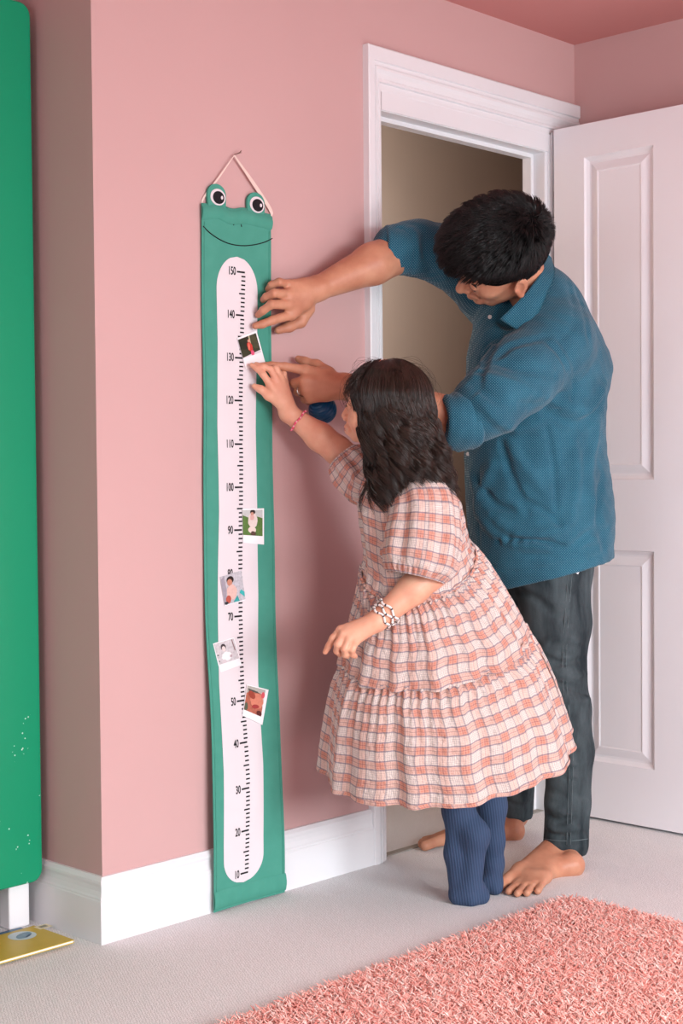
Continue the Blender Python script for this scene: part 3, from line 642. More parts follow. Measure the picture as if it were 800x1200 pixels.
# ================================================================== RUG
_e = [onZ(q[0], q[1]) for q in ((330, 1183), (518, 1108), (616, 1074))]; rx1, ry1 = onZ(690, 1066)[0], sum(q[1] for q in _e)/3-.022; rx0, ry0 = -0.75, -1.9; 
rug = empty('rug', ((rx0+rx1)/2, (ry0+ry1)/2, 0)); tag(rug, 'shaggy coral pink rug lying on the grey carpet', 'rug')
rl = rug.location
b = MB(); b.box((rx0-rl.x, ry0-rl.y, 0.001), (rx1-rl.x, ry1-rl.y, 0.010), 0.003); b.build('backing', plain('coral_backing', (226, 132, 124), 0.9, 0.1), rug)
def pile_mat():
    t = NT('coral_shag_pile', 0.8, 0.2)
    a = t.n('ShaderNodeAttribute', attribute_name='tone', attribute_type='GEOMETRY').outputs['Fac']
    c = t.mix(t.ramp(a, 0.0, 0.5), rgba((244, 156, 144)), rgba((250, 188, 176))); c = t.mix(t.ramp(a, 0.5, 1.0), c, rgba((252, 224, 216)))
    t.color(c); t.b.inputs['Subsurface Weight'].default_value = 0.0; return t.m
rng = np.random.default_rng(5)
def pile():
    N = 75000; X = rng.uniform(-0.55, rx1+0.004, N*2); Y = rng.uniform(-1.75, ry1+0.004, N*2)
    q = np.stack([X, Y, np.zeros_like(X)], 1)-CAM; dz = q@_f; px = 400+F*(q@_r)/dz; py = 600-F*(q@_u)/dz
    ok = (px > -60) & (px < 860) & (py < 1290) & (dz > 0.5); X, Y = X[ok][:N], Y[ok][:N]; N = len(X)
    ang = rng.uniform(0, 2*PI, N)+0; lean = rng.uniform(0.3, 1.15, N); ln = rng.uniform(0.016, 0.029, N)
    dirx = np.cos(ang)*np.sin(lean); diry = np.sin(ang)*np.sin(lean); dzz = np.cos(lean)
    bx_ = np.clip(X, -9, rx1); K = 4; Lp = np.zeros((N, K, 3)); 
    for k in range(K):
        t = k/(K-1); Lp[:, k, 0] = bx_+dirx*ln*t*(0.4+0.8*t); Lp[:, k, 1] = Y+diry*ln*t*(0.4+0.8*t); Lp[:, k, 2] = 0.006+dzz*ln*t*(1.15-0.35*t)+0.002
    R = np.stack([np.full(N, v) for v in (0.0010, 0.0014, 0.0013, 0.0005)], 1)*rng.uniform(0.8, 1.3, N)[:, None]
    Lp -= np.array([rl.x, rl.y, 0]); o = strands('pile', Lp, R, pile_mat(), rug, 3); tag(o, kind='stuff')
    tone = np.repeat(rng.random(N).astype(np.float32), K*3); at = o.data.attributes.new('tone', 'FLOAT', 'POINT'); at.data.foreach_set('value', tone)
pile()
# ================================================================== PEOPLE: shared builders
def skin_mat(name, c, c2, r=0.45):
    t = NT(name, r, 0.35); v = t.coord()
    k = t.mix(t.ramp(t.noise(v, 22, 4), 0.35, 0.7), rgba(c), rgba(c2)); t.color(k)
    t.b.inputs['Subsurface Weight'].default_value = 0.12; t.b.inputs['Subsurface Radius'].default_value = (0.012, 0.004, 0.002); t.b.inputs['Subsurface Scale'].default_value = 0.5
    t.bump(t.math('ADD', t.noise(v, 380, 3), t.math('MULTIPLY', t.noise(v, 60, 2), 2.0)), 0.25, 0.0012); return t.m
def hair_mat(name, c, c2, r=0.38):
    t = NT(name, r, 0.5); v = t.coord(); t.color(t.mix(t.noise(v, 45, 3), rgba(c), rgba(c2))); return t.m
class Frame:                                           # head frame: f forward, l left, u up
    def __init__(s, o, f, u, k=1.0):
        s.o = np.asarray(o, float); s.f = nrm(f); s.l = nrm(np.cross(u, s.f)); s.u = np.cross(s.f, s.l); s.k = k
    def p(s, a, b, c): return s.o+s.k*(a*s.f+b*s.l+c*s.u)
    def d(s, a, b, c): return a*s.f+b*s.l+c*s.u
    def A(s): return [s.f, s.l, s.u]
def add_head(S_, H, child=False, smile=0):
    k = H.k; A = H.A(); R = lambda *r: [x*k for x in r]
    S_.ell(H.p(-.012, 0, .030), A, R(.100, .078, .090), .01)
    S_.ell(H.p(.030, 0, -.030), A, R(.066, .063, .082), .03*k)
    if child:
        for y in (-1, 1): S_.sph(H.p(.050, y*.036, -.048), .032*k, .02*k)
        S_.rc(H.p(.030, 0, -.085), H.p(.070, 0, -.096), .034*k, .019*k, .02*k)
    else:
        for y in (-1, 1):
            S_.rc(H.p(-.005, y*.050, -.055), H.p(.055, y*.022, -.103), .022*k, .018*k, .02*k); S_.sph(H.p(.058, y*.040, -.030), .024*k, .02*k)
        S_.rc(H.p(.060, 0, -.104), H.p(.078, 0, -.108), .022*k, .018*k, .015*k)
    S_.rc(H.p(.080, -.034, .014), H.p(.080, .034, .014), .014*k, .014*k, .015*k)
    for y in (-1, 1): S_.ell(H.p(.097, y*.032, -.010), A, R(.014, .019, .012), .012*k, sub=True)
    for y in (-1, 1): S_.ell(H.p(.080, y*.032, -.011), A, R(.0145, .0155, .0125), .003*k)
    for y in (-1, 1): S_.rc(H.p(.093, y*.021, -.0125), H.p(.091, y*.043, -.0135), .0022*k, .0022*k, .003*k)
    n0, n1 = (.0065, .010) if child else (.0075, .0125)
    S_.rc(H.p(.091, 0, -.004), H.p(.108 if child else .114, 0, -.044), n0*k, n1*k, .010*k)
    for y in (-1, 1): S_.sph(H.p(.101, y*.012, -.050), .0085*k, .006*k); S_.sph(H.p(.108, y*.0065, -.0575), .0028*k, .002*k, sub=True)
    S_.rc(H.p(.088, 0, -.074), H.p(.092, 0, -.084), .016*k, .014*k, .012*k)
    S_.chain([H.p(.088, -.023, -.077), H.p(.0985, -.008, -.0735), H.p(.0985, .008, -.0735), H.p(.088, .023, -.077)], R(.0035, .0062, .0062, .0035), .004*k)
    S_.chain([H.p(.088, -.020, -.083), H.p(.0975, 0, -.0855), H.p(.088, .020, -.083)], R(.0035, .0068, .0035), .004*k)
    S_.chain([H.p(.095, -.024, -.0795), H.p(.106, 0, -.0795), H.p(.095, .024, -.0795)], R(.0015, .0015, .0015), .002*k, sub=True)
    for y in (-1, 1):
        ax = [H.d(.94, 0, .25), H.d(0, 1, 0), H.d(-.25, 0, .94)]; c = H.p(-.010, y*.081, -.022)
        c2 = c+H.d(-.25*.0, y*.006*k, 0)
        S_.ell(c2, ax, R(.017, .0065, .030), .006*k)
        S_.ell(c2+H.d(.004*k, y*.005*k, .003*k), ax, R(.009, .005, .017), .003*k, sub=True)
        S_.sph(c2+H.d(.006*k, y*.002*k, -.027*k), .007*k, .006*k); S_.sph(c2+H.d(.014*k, 0, -.004*k), .005*k, .004*k)
def W(x, y, off): return onY(x, y, -off)               # a point at a stated distance off the front wall
def head_hair(name, H, root, mat, fn, seed, count, K, rad, parts=None): pass
# ================================================================== THE MAN
man = empty('person', (1.22, -0.28, 0)); tag(man, 'bending man in a teal shirt and dark jeans, reaching both hands to the chart', 'person')
mskin = skin_mat('warm_tan_skin', (198, 142, 114), (180, 120, 94))
def rel(root, X): return X
MB_ = Sculpt()
Hm = Frame(P(587, 301, 3.60), CV(-.90, -.42, -.08), CV(-.24, .45, .86), 1.04)
# trunk axis, side to side axis of shoulders and of hips
shL, shR = P(650, 402, 3.66), P(575, 345, 3.88)
neck = P(628, 352, 3.74); chest = P(626, 440, 3.80); waist = P(632, 540, 3.86); pelv = P(636, 630, 3.88)
SA = nrm(shL-shR); PA = nrm(np.array([-.45, -.89, 0]))
MB_.rc(pelv, waist, .105, .10, .04, V=PA, ratio=1.2).rc(waist, chest, .10, .105, .04, V=SA, ratio=1.25).rc(chest, neck*.75+chest*.25, .10, .07, .04, V=SA, ratio=1.3)
MB_.rc(neck, Hm.p(-.030, 0, -.055), .062, .056, .03)
add_head(MB_, Hm)
MB_.rc(shR, shL, .050, .050, .03)
# right arm (far): shoulder, elbow, wrist
elR = P(487, 287, 3.70); wrR = W(372, 338, .062); mid = P(430, 303, 3.64)
MB_.chain([shR, elR], [.062, .050], .03); MB_.chain([elR, elR*.55+wrR*.45+np.array([0, 0, .0]), wrR], [.052, .050, .029], .015)
# left arm (near)
elL = P(540, 492, 3.53); wrL = P(404, 453, 3.53)
MB_.chain([shL, elL], [.056, .048], .02); MB_.chain([elL, elL*.62+wrL*.38, wrL], [.050, .046, .029], .015)
# right hand: palm to the wall, fingers spread over the chart
def finger(S_, J, R_, k=.004): S_.chain(J, R_, k)
kn = [W(341, 369, .052), W(337, 357, .057), W(337, 345, .056), W(340, 334, .050)]
for q, wr in zip(kn, (.021, .020, .020, .019)): MB_.rc(wrR, q, .024, .0145, .014)
MB_.rc(wrR*.5+kn[0]*.5, wrR*.5+kn[3]*.5, .019, .018, .014)
finger(MB_, [kn[0], W(320, 375, .046), W(307, 380, .031), W(299, 382, .022)], [.0125, .0105, .0095, .0078])
finger(MB_, [kn[1], W(318, 356.5, .055), W(308, 364, .036), W(302.5, 369, .020)], [.0125, .0105, .0095, .0080])
finger(MB_, [kn[2], W(320.5, 343.5, .056), W(312, 348, .036), W(308.5, 351, .020)], [.0125, .0105, .0095, .0080])
finger(MB_, [kn[3], W(327, 330.5, .050), W(318, 334, .034), W(314, 339, .019)], [.0115, .0095, .0088, .0075])
thb = W(360, 362, .048)
finger(MB_, [thb, W(352, 377, .040), W(339, 383, .030), W(326, 387, .022)], [.019, .0135, .0115, .0095], .010)
# left hand: index straight, the rest curled in
kL = [P(358, 434, 3.515), P(357, 446, 3.50), P(359, 457, 3.505), P(364, 466, 3.515)]
for q in kL: MB_.rc(wrL, q, .025, .0145, .014)
MB_.rc(wrL*.45+kL[0]*.55, wrL*.45+kL[3]*.55, .020, .018, .014)
finger(MB_, [kL[0], P(334, 429.5, 3.510), P(318, 428, 3.503), P(306, 428.5, 3.498)], [.0125, .0100, .0088, .0078])
finger(MB_, [kL[1], P(345, 449, 3.525), P(350, 452, 3.56), P(360, 452, 3.565)], [.0125, .0108, .0100, .0085])
finger(MB_, [kL[2], P(349, 459, 3.530), P(354, 462, 3.56), P(364, 461, 3.563)], [.0120, .0105, .0098, .0082])
finger(MB_, [kL[3], P(357, 468, 3.530), P(361, 470, 3.555), P(369, 468, 3.558)], [.0110, .0095, .0090, .0078])
finger(MB_, [P(385, 438, 3.535), P(371, 428, 3.555), P(357, 424, 3.565), P(349.5, 420.5, 3.57)], [.018, .0125, .0105, .0085], .010)
# legs and feet
hipL, hipR = P(650, 640, 3.80), P(618, 640, 3.98)
knL, knR = P(658, 800, 3.80), P(606, 800, 4.02)
anL, anR = onZ(655, 1010, .0)+np.array([.008, .0, .085]), onZ(603, 976, .0)+np.array([0, .0, .085])
MB_.chain([hipL, knL, knL*.6+anL*.4, anL], [.070, .045, .042, .034], .01); MB_.chain([hipR, knR, knR*.6+anR*.4, anR], [.070, .040, .038, .034], .01)
def foot(S_, an, heel, toes, rt, k=.012):
    # toes: tip points on the floor from big to little
    heel = np.array([heel[0], heel[1], .024]); S_.rc(an+np.array([0, 0, .02]), an-np.array([0, 0, .030]), .036, .036, .015)
    S_.rc(an-np.array([0, 0, .03]), heel, .036, .024, .02); T = [np.array([t[0], t[1], r+.001]) for t, r in zip(toes, rt)]
    back = np.array([an[0], an[1], 0])
    for i, (t, r) in enumerate(zip(T, rt)):
        b = back*.32+t*.68; b[2] = r*1.3+.006; m_ = t*.86+back*.14; m_[2] = r*1.25+.003; d = (t-m_)
        hi = back*.82+t*.18; hi[2] = .044-.006*i
        S_.rc(hi, b, .026, r*1.35, .02)
        S_.rc(b, m_, r*1.45, r*1.08, .016); S_.rc(m_, t, r*.98, r*1.0, .003)
        lo_ = back*.55+t*.45; lo_[2] = .014; S_.rc(np.array([heel[0], heel[1], .020]), lo_, .020, .013, .02)
tl = [onZ(585.5, 1039, .011), onZ(596, 1045.5, .008), onZ(606, 1048, .008), onZ(617, 1047.5, .008), onZ(630, 1045, .008)]
foot(MB_, anL, onZ(670, 1014, .02), tl, [.0140, .0095, .0090, .0088, .0088])
fd = nrm(onZ(496, 994, 0)-onZ(603, 980, 0)); fs = np.array([fd[1], -fd[0], 0]); t0 = onZ(498, 992, .013)
trs = [t0, t0-fs*.030-fd*.004, t0-fs*.050-fd*.012, t0-fs*.068-fd*.024, t0-fs*.084-fd*.040]
if fs[1] > 0: trs = [t0, t0+fs*.028-fd*.004, t0+fs*.046-fd*.012, t0+fs*.062-fd*.024, t0+fs*.078-fd*.040]
foot(MB_, anR, onZ(601, 973, .022), trs, [.0140, .0095, .0090, .0088, .0088])
def bx(*pts, pad=.05): 
    pts = np.array(pts); return pts.min(0)-pad, pts.max(0)+pad
lo, hi = MB_.bounds(.006)
def cutb(a, b, h, pad): lo_, hi_ = bx(*a, pad=pad); return (lo_, hi_, h)
# the finely modelled regions meet the coarse trunk inside the clothes
hb = (Hm.o-.19, Hm.o+.19)
bxs = [(*bx(wrR, elR*.75+wrR*.25, W(299, 382, .0), W(314, 320, .0), pad=.045), .0023),
       (*bx(wrL, elL*.9+wrL*.1, P(306, 428, 3.5), P(360, 470, 3.56), pad=.05), .0023),
       (Hm.o-.20, Hm.o+.17, .0026),
       (*bx(anL, tl[0], tl[4], onZ(676, 1016, 0), pad=.045), .0025), (*bx(anR, trs[0], trs[4], onZ(612, 985, 0), pad=.085), .0028),
       (lo+np.array([.25, 0, .14]), hi-np.array([0, 0, .10]), .010)]
# the coarse piece keeps only what lies under the clothes
def body_parts():
    out = []
    for i, (a, c, h) in enumerate(bxs):
        V, Q = surface_nets(*MB_.field(a, c, h)); V = relax(V, Q, 1, .4)
        if i == 5:
            keep = np.ones(len(V), bool)
            for (a2, c2, _) in bxs[:5]: keep &= ~((V > a2+.012) & (V < c2-.012)).all(1)
            Q = Q[keep[Q].all(1)]
        out.append((V, Q))
    return out
body = npmesh('body', body_parts(), mskin, man)
# lips and brows
def on_surface_strip(name, pts, r, m, parent, n=6): b = MB(); b.tube(pts, r, n); return b.build(name, m, parent, True)
mh = hair_mat('black_short_hair', (9, 8, 8), (20, 17, 17), .45)
rg = random.Random(4); nr = np.random.default_rng(11)
for y in (-1, 1):
    Lx = []; Rx = []
    for i in range(70):
        t = i/69; a = H0 = Hm.p(.0945-.012*t*t, y*(.012+.040*t), .010+.006*math.sin(t*3)-.002); 
        a = a+Hm.d(0, 0, (nr.random()-.5)*.007); e = a+Hm.d(.001, y*.007, .003-.005*t)*1.0
        Lx.append([a, (a+e)/2+Hm.d(.0012, 0, 0), e]); Rx.append([.0007, .0008, .0002])
    strands('eyebrow', Lx, Rx, mh, man)
    on_surface_strip('eyelash', [Hm.p(.0945-.0035*abs(q)**2*1.5, y*(.032+.014*q), -.0150-.001*abs(q)) for q in (-1, -.5, 0, .5, 1)], .0011, mh, man)
# ---------------------------------------------------------------- hair (cap and strands)
hc = Sculpt(); A = Hm.A()
hc.ell(Hm.p(-.014, 0, .044), A, (.116, .097, .104), .01)
hc.ell(Hm.p(.058, 0, .078), A, (.058, .064, .046), .02)
hc.ell(Hm.p(-.065, 0, .010), A, (.052, .066, .070), .02)
hc.sub_ = True
hc.ell(Hm.p(.115, 0, -.035), [Hm.d(1, 0, .25), Hm.d(0, 1, 0), Hm.d(-.25, 0, 1)], (.060, .10, .078), .008, sub=True)
for y in (-1, 1): hc.ell(Hm.p(.012, y*.10, -.045), A, (.055, .05, .052), .006, sub=True)
hc.ell(Hm.p(-.05, 0, -.13), A, (.12, .12, .06), .01, sub=True)
hairm = sculpt_mesh('hair', hc, .004, plain('black_hair_mass', (14, 11, 11), .95, .05), man)
def scalp_pt(H, th, ph, rx=(.104, .083, .094), c=(-.014, 0, .036)):
    return H.p(c[0]+rx[0]*math.cos(ph)*math.cos(th), c[1]+rx[1]*math.cos(ph)*math.sin(th), c[2]+rx[2]*math.sin(ph))
def man_hair():
    crown = np.array([-.070, .010, .085]); N = 15000; Lx = []; Rx = []
    cl = [np.random.default_rng(i).normal(size=3)*.35 for i in range(500)]
    i = 0
    while len(Lx) < N and i < N*4:
        i += 1; v = nr.normal(size=3); v /= np.linalg.norm(v)
        if v[2] < -.62: continue
        loc = np.array([-.012+.112*v[0], .092*v[1], .040+.104*v[2]])
        if loc[0] > .050 and loc[2] < .060: continue
        if loc[0] > -.028 and loc[2] < .012+max(0, (loc[0]+.028))*.55: continue
        if loc[2] < -.055: continue
        d = loc-crown; dist = np.linalg.norm(d); nn = np.array([v[0]/.103, v[1]/.081, v[2]/.094]); nn /= np.linalg.norm(nn)
        t = d-nn*(d@nn); t /= np.linalg.norm(t)+1e-6; sw = np.cross(nn, t); wsw = max(0, 1-dist/.07)*.9
        # top hair sweeps forward and up, sides lie down
        top = max(0, min(1, (loc[2]-.04)/.05)); front = max(0, min(1, (loc[0]+.02)/.09))
        t = t*(1-.35*top)+sw*(wsw+.10)+np.array([.45, -.25, 0])*top*.6
        ln = .014+.020*top+.016*front*top; lift = .34+.35*top+.85*front*top
        key = int((math.atan2(v[1], v[0])+4)*11)*17+int((v[2]+1)*9); c = cl[key % 500]
        dr = t+nn*lift+c*.75*(.3+top)+nr.normal(size=3)*.09; dr /= np.linalg.norm(dr)
        p0 = loc-nn*.004; p1 = p0+dr*ln*.5+nn*.002; p2 = p0+dr*ln*.85+t*ln*.22+nn*.002*top; p3 = p2+(t*.8+dr*.4+np.array([0, 0, -.25]))*ln*.32
        Lx.append([Hm.p(*p0), Hm.p(*p1), Hm.p(*p2), Hm.p(*p3)]); r = .00052+nr.random()*.00025; Rx.append([r*1.2, r*1.2, r, r*.25])
    strands('strand_tips', Lx, Rx, mh, hairm)
man_hair()
# stubble shadow of beard is in the skin; ring on the left hand
b = MB(); rc_ = (kL[2]*.42+P(349, 459, 3.530)*.58); ax = nrm(P(349, 459, 3.530)-kL[2]); u_ = nrm(np.cross(ax, [0, 0, 1])); v_ = np.cross(ax, u_)
b.tube([rc_+.0128*(math.cos(a)*u_+math.sin(a)*v_) for a in np.linspace(0, 2*PI, 29)], .0014, 8, caps=False); b.build('ring', M['metal'], man, True)
# ---------------------------------------------------------------- shirt
def shirt_mat():
    t = NT('teal_dotted_cotton', 0.85, 0.15); v = t.coord(); x, y, z = t.xyz(v)[:3]
    k = 2*PI/0.0062
    su = t.math('SINE', t.math('MULTIPLY', t.math('ADD', t.math('MULTIPLY', x, .75), t.math('MULTIPLY', y, -.66)), k)); sv = t.math('SINE', t.math('MULTIPLY', z, k))
    sw = t.math('SINE', t.math('MULTIPLY', t.math('ADD', t.math('MULTIPLY', x, .66), t.math('MULTIPLY', y, .75)), k))
    m_ = t.math('GREATER_THAN', t.math('MULTIPLY', su, sv), .60); nz = t.noise(v, 14, 3); fine = t.noise(v, 700, 2)
    c = t.mix(t.ramp(nz, .35, .7), rgba((17, 78, 100)), rgba((32, 97, 120))); c = t.mix(t.math('MULTIPLY', fine, .35), c, rgba((8, 56, 80)))
    c = t.mix(t.math('MULTIPLY', m_, .42), c, rgba((150, 190, 200))); t.color(c)
    t.bump(t.math('ADD', t.math('MULTIPLY', m_, .5), t.math('ADD', fine, t.math('MULTIPLY', t.noise(v, 40, 3), 2.2))), .45, .0016)
    t.b.inputs['Sheen Weight'].default_value = 0.15; return t.m
shm = shirt_mat()
ST = Sculpt()
rowsS = [(356, 630, 46, 3.76), (385, 626, 64, 3.78), (420, 626, 75, 3.79), (460, 628, 79, 3.81), (500, 626, 78.5, 3.83), (540, 627, 79.5, 3.85), (580, 631, 82, 3.86), (615, 634, 82, 3.86), (648, 636, 80, 3.86)]
cs = [P(x, y, d) for y, x, r_, d in rowsS]; rs = [r_/F*d for y, x, r_, d in rowsS]
for i in range(len(cs)-1):
    t = i/(len(cs)-1); ax = nrm(SA*(1-t)+PA*t); ST.rc(cs[i], cs[i+1], rs[i], rs[i+1], .03, V=ax, ratio=1.0 if i > 1 else 1.1)
# shoulders and sleeves
ST.rc(shL+np.array([0, 0, .0]), shR, .085, .080, .04)
ST.rc(P(650, 385, 3.70), P(684, 430, 3.80), .075, .070, .04)
ST.chain([shL, P(608, 440, 3.58), P(575, 470, 3.53), P(545, 492, 3.53)], [.092, .090, .078, .066], .03)
ST.chain([shR, P(525, 300, 3.75), P(490, 291, 3.70), P(464, 291, 3.675)], [.078, .073, .066, .060], .03)
ST.rc(P(703, 448, 3.85), P(686, 492, 3.80), .020, .016, .025); ST.rc(P(722, 497, 3.88), P(716, 510, 3.86), .018, .016, .03, sub=True); ST.rc(P(704, 636, 3.87), P(709, 660, 3.87), .014, .022, .03)
# collar opening at the neck and open front
ST.rc(Hm.p(-.02, 0, -.05), P(598, 366, 3.66), .060, .045, .008, sub=True)
ST.rc(P(592, 375, 3.62), P(585, 352, 3.58), .035, .045, .01, sub=True)
# lower hem: cut slightly wavy, and hollow inside
pbase = P(636, 672, 3.86)
nd_ = CV(.24, -1, 0); ST.sph(P(650, 667, 3.86)+nd_*1.2, 1.2, .004, sub=True)
ST.rc(P(636, 600, 3.88), P(637, 720, 3.88), .145, .155, .006, sub=True)
hL = lambda pts, amp, wid: ST.fold([q for q in (ST.hit(x, y) for x, y in catmull(pts, max(3, len(pts)*3))[0:] ) if q is not None], amp, wid)
def F2(pts, amp, wid):
    c = catmull([np.array([*p, 0.0]) for p in pts], len(pts)*3); q = [ST.hit(p[0], p[1]) for p in c]; q = [x for x in q if x is not None]
    if len(q) > 1: ST.fold(q, amp*1.5, wid*.9)
fol = [([(588, 392), (570, 405), (560, 430), (556, 462)], -.0045, .005), ([(584, 400), (566, 414), (558, 440)], .003, .007), ([(655, 300), (668, 340), (672, 380), (655, 400)], -.0022, .006), ([(562, 545), (561, 600), (562, 650)], -.002, .004), ([(655, 400), (672, 430), (668, 470), (650, 480)], -.003, .005), ([(560, 655), (600, 670), (650, 662), (705, 650)], -.002, .004), ([(588, 520), (600, 560), (618, 600)], -.006, .010), ([(576, 545), (560, 590), (575, 620)], .006, .016), ([(553, 560), (572, 600), (610, 625), (660, 622)], .007, .014), ([(585, 632), (630, 634), (668, 645)], -.0065, .010),
       ([(560, 600), (590, 632), (640, 640)], .006, .012), ([(640, 500), (648, 545), (652, 600)], -.004, .008), ([(672, 520), (676, 560), (668, 610)], .005, .014), ([(700, 500), (690, 550), (695, 600)], .006, .016), ([(640, 485), (680, 498), (706, 470)], -.009, .013), ([(650, 470), (690, 480), (708, 450)], .008, .014),
       ([(582, 425), (610, 432), (650, 440)], -.006, .010), ([(583, 418), (600, 405), (640, 395)], -.005, .010), ([(552, 450), (585, 470), (620, 475)], -.0055, .010), ([(560, 465), (595, 500), (630, 495)], .006, .014), ([(640, 400), (655, 415), (672, 450)], -.004, .007), ([(586, 395), (570, 420), (562, 450)], -.006, .010),
       ([(566, 440), (600, 450), (640, 465)], .006, .014), ([(600, 580), (640, 600), (655, 615)], -.005, .010), ([(560, 560), (580, 590), (600, 598)], -.005, .009), ([(672, 640), (690, 625), (712, 620)], -.005, .010), ([(610, 650), (650, 652), (700, 640)], -.004, .008), ([(705, 560), (700, 600), (708, 640)], -.006, .012),
       ([(470, 268), (476, 290), (472, 316)], -.006, .009), ([(482, 268), (488, 292), (484, 320)], .005, .010), ([(496, 270), (498, 295), (505, 322)], -.0045, .009), ([(512, 268), (514, 295), (522, 325)], .004, .012),
       ([(672, 330), (684, 365), (690, 400)], -.003, .008), ([(600, 520), (610, 540), (640, 580)], .004, .014)]
for q in fol: F2(*q)
lo, hi = ST.bounds(.0045)
def shirt_disp(X): return -.0012*np.sin(X[:, 2]*130+4*np.sin(X[:, 0]*31)+3*np.sin(X[:, 1]*23))*np.sin(X[:, 0]*60+X[:, 1]*40)
shirt = sculpt_mesh('shirt', ST, .0042, shm, man, disp=shirt_disp, it=2)
# rolled cuffs
def cuff(name, a, b, ra, rb, ri, mat, parent, fold=None):
    c = Sculpt(); c.rc(a, b, ra, rb, .004)
    d = nrm(b-a); c.rc(a-d*.1, b+d*.1, ri, ri, .004, sub=True)
    c.rc(b+d*(rb+.0), b+d*(rb+.2), rb*2.4, rb*2.4, .003, sub=True); c.rc(a-d*(ra*1.0), a-d*(ra+.2), ra*2.4, ra*2.4, .003, sub=True)
    for k in range(3):
        q = []
        for j in range(13): an = 2*PI*j/12; u1 = nrm(np.cross(d, [0, 0, 1])); v1 = np.cross(d, u1); q.append(a+(b-a)*(.15+.3*k+.08*math.sin(an*2+k))+(ra+rb)/2*(math.cos(an)*u1+math.sin(an)*v1))
        c.fold(q, -.0035 if k % 2 == 0 else .003, .006)
    return sculpt_mesh(name, c, .0032, mat, parent, disp=shirt_disp)
def tubecuff(name, pts, rads, thick, mat, parent, waves=0.04, seed=1):
    rd = random.Random(seed); n = 48; V = []; Fc = []; ph = [rd.random()*6 for _ in range(6)]
    pts = catmull(pts, 10); rr = np.interp(np.linspace(0, len(rads)-1, 10), range(len(rads)), rads); rows = []
    seq = [(i, 1.0) for i in range(10)]+[(i, (1-thick)) for i in range(9, -1, -1)]
    for i, f in seq:
        t = pts[min(i+1, 9)]-pts[max(i-1, 0)]; t = nrm(t); u1 = nrm(np.cross(t, [0, 0, 1])); v1 = np.cross(t, u1)
        edge_ = .93 if (i in (0, 9) and f == 1.0) else 1.0
        for j in range(n):
            a = 2*PI*j/n; w_ = 1+waves*(math.sin(3*a+ph[0]+i*.3)*.6+math.sin(5*a+ph[1]-i*.4)*.4)+.03*math.sin(i*2.3+2*a)
            V.append(pts[i]+rr[i]*f*edge_*w_*(math.cos(a)*u1+math.sin(a)*v1))
    m_ = len(seq)
    for i in range(m_):
        for j in range(n): a = i*n+j; b_ = i*n+(j+1) % n; c_ = ((i+1) % m_)*n; Fc.append((a, b_, c_+(j+1) % n, c_+j))
    return mesh(name, V, Fc, mat, parent, True)
tubecuff('cuff', [P(557, 490, 3.53), P(537, 493, 3.52), P(517, 494, 3.51)], [.070, .072, .062], .22, shm, shirt, .05, 3)
tubecuff('cuff', [P(478, 293, 3.68), P(462, 293, 3.67), P(447, 291, 3.66)], [.060, .061, .056], .14, shm, shirt, .05, 5)
# collar: a folded band lying around the neck
def ribbon_surf(name, top, bot, mat, parent, th=.003, n=26):
    A1 = catmull(top, n); B1 = catmull(bot, n); V = []; Fc = []; m_ = 6
    for i in range(n):
        for j in range(m_+1):
            t = j/m_; p = A1[i]*(1-t)+B1[i]*t; V.append(p)
    k = len(V); 
    c = np.mean(V, 0)
    nrmls = []
    for i in range(n):
        for j in range(m_+1):
            d1 = A1[min(i+1, n-1)]-A1[max(i-1, 0)]; d2 = B1[i]-A1[i]; nn_ = nrm(np.cross(d1, d2)); nrmls.append(nn_)
    V = V+[V[i]-nrmls[i]*th for i in range(k)]
    for i in range(n-1):
        for j in range(m_): a = i*(m_+1)+j; Fc.append((a, a+1, a+m_+2, a+m_+1)); Fc.append((k+a, k+a+m_+1, k+a+m_+2, k+a+1))
    for i in range(n-1):
        for j in (0, m_): a = i*(m_+1)+j; Fc.append((a, a+m_+1, k+a+m_+1, k+a))
    for j in range(m_):
        for i in (0, n-1): a = i*(m_+1)+j; Fc.append((a, a+1, k+a+1, k+a))
    return mesh(name, V, Fc, mat, parent, True)
def sh(x, y, off=.004):
    q = ST.hit(x, y); q = P(x, y, 3.7) if q is None else q; return q-off*nrm(ray(x, y))
ribbon_surf('collar', [P(640, 296, 3.70), P(634, 318, 3.635), P(618, 341, 3.60), P(600, 360, 3.59), P(585, 374, 3.60)],
            [P(646, 302, 3.71), P(650, 322, 3.645), P(638, 352, 3.61), P(627, 374, 3.60), P(613, 391, 3.60)], shm, shirt)
ribbon_surf('collar', [P(640, 296, 3.70), P(620, 330, 3.70), P(597, 350, 3.74), P(578, 360, 3.74)], [P(636, 304, 3.72), P(614, 345, 3.735), P(588, 368, 3.74), P(565, 385, 3.72)], shm, shirt)
# front placket and buttons
pl = [sh(551, y, .003) for y in (400, 430, 560, 600, 640)]
for (x, y) in ((574.0, 371.5), (548.5, 532)):
    q = sh(x, y, .004); b = MB(); d = nrm(-ray(x, y)+.6*CV(-1, 0, 0)); u1 = nrm(np.cross(d, [0, 0, 1])); v1 = np.cross(d, u1)
    b.tube([q-d*.002, q+d*.002], .0052, 14); b.build('button', plain('white_button', (225, 225, 222), .3), shirt, True)
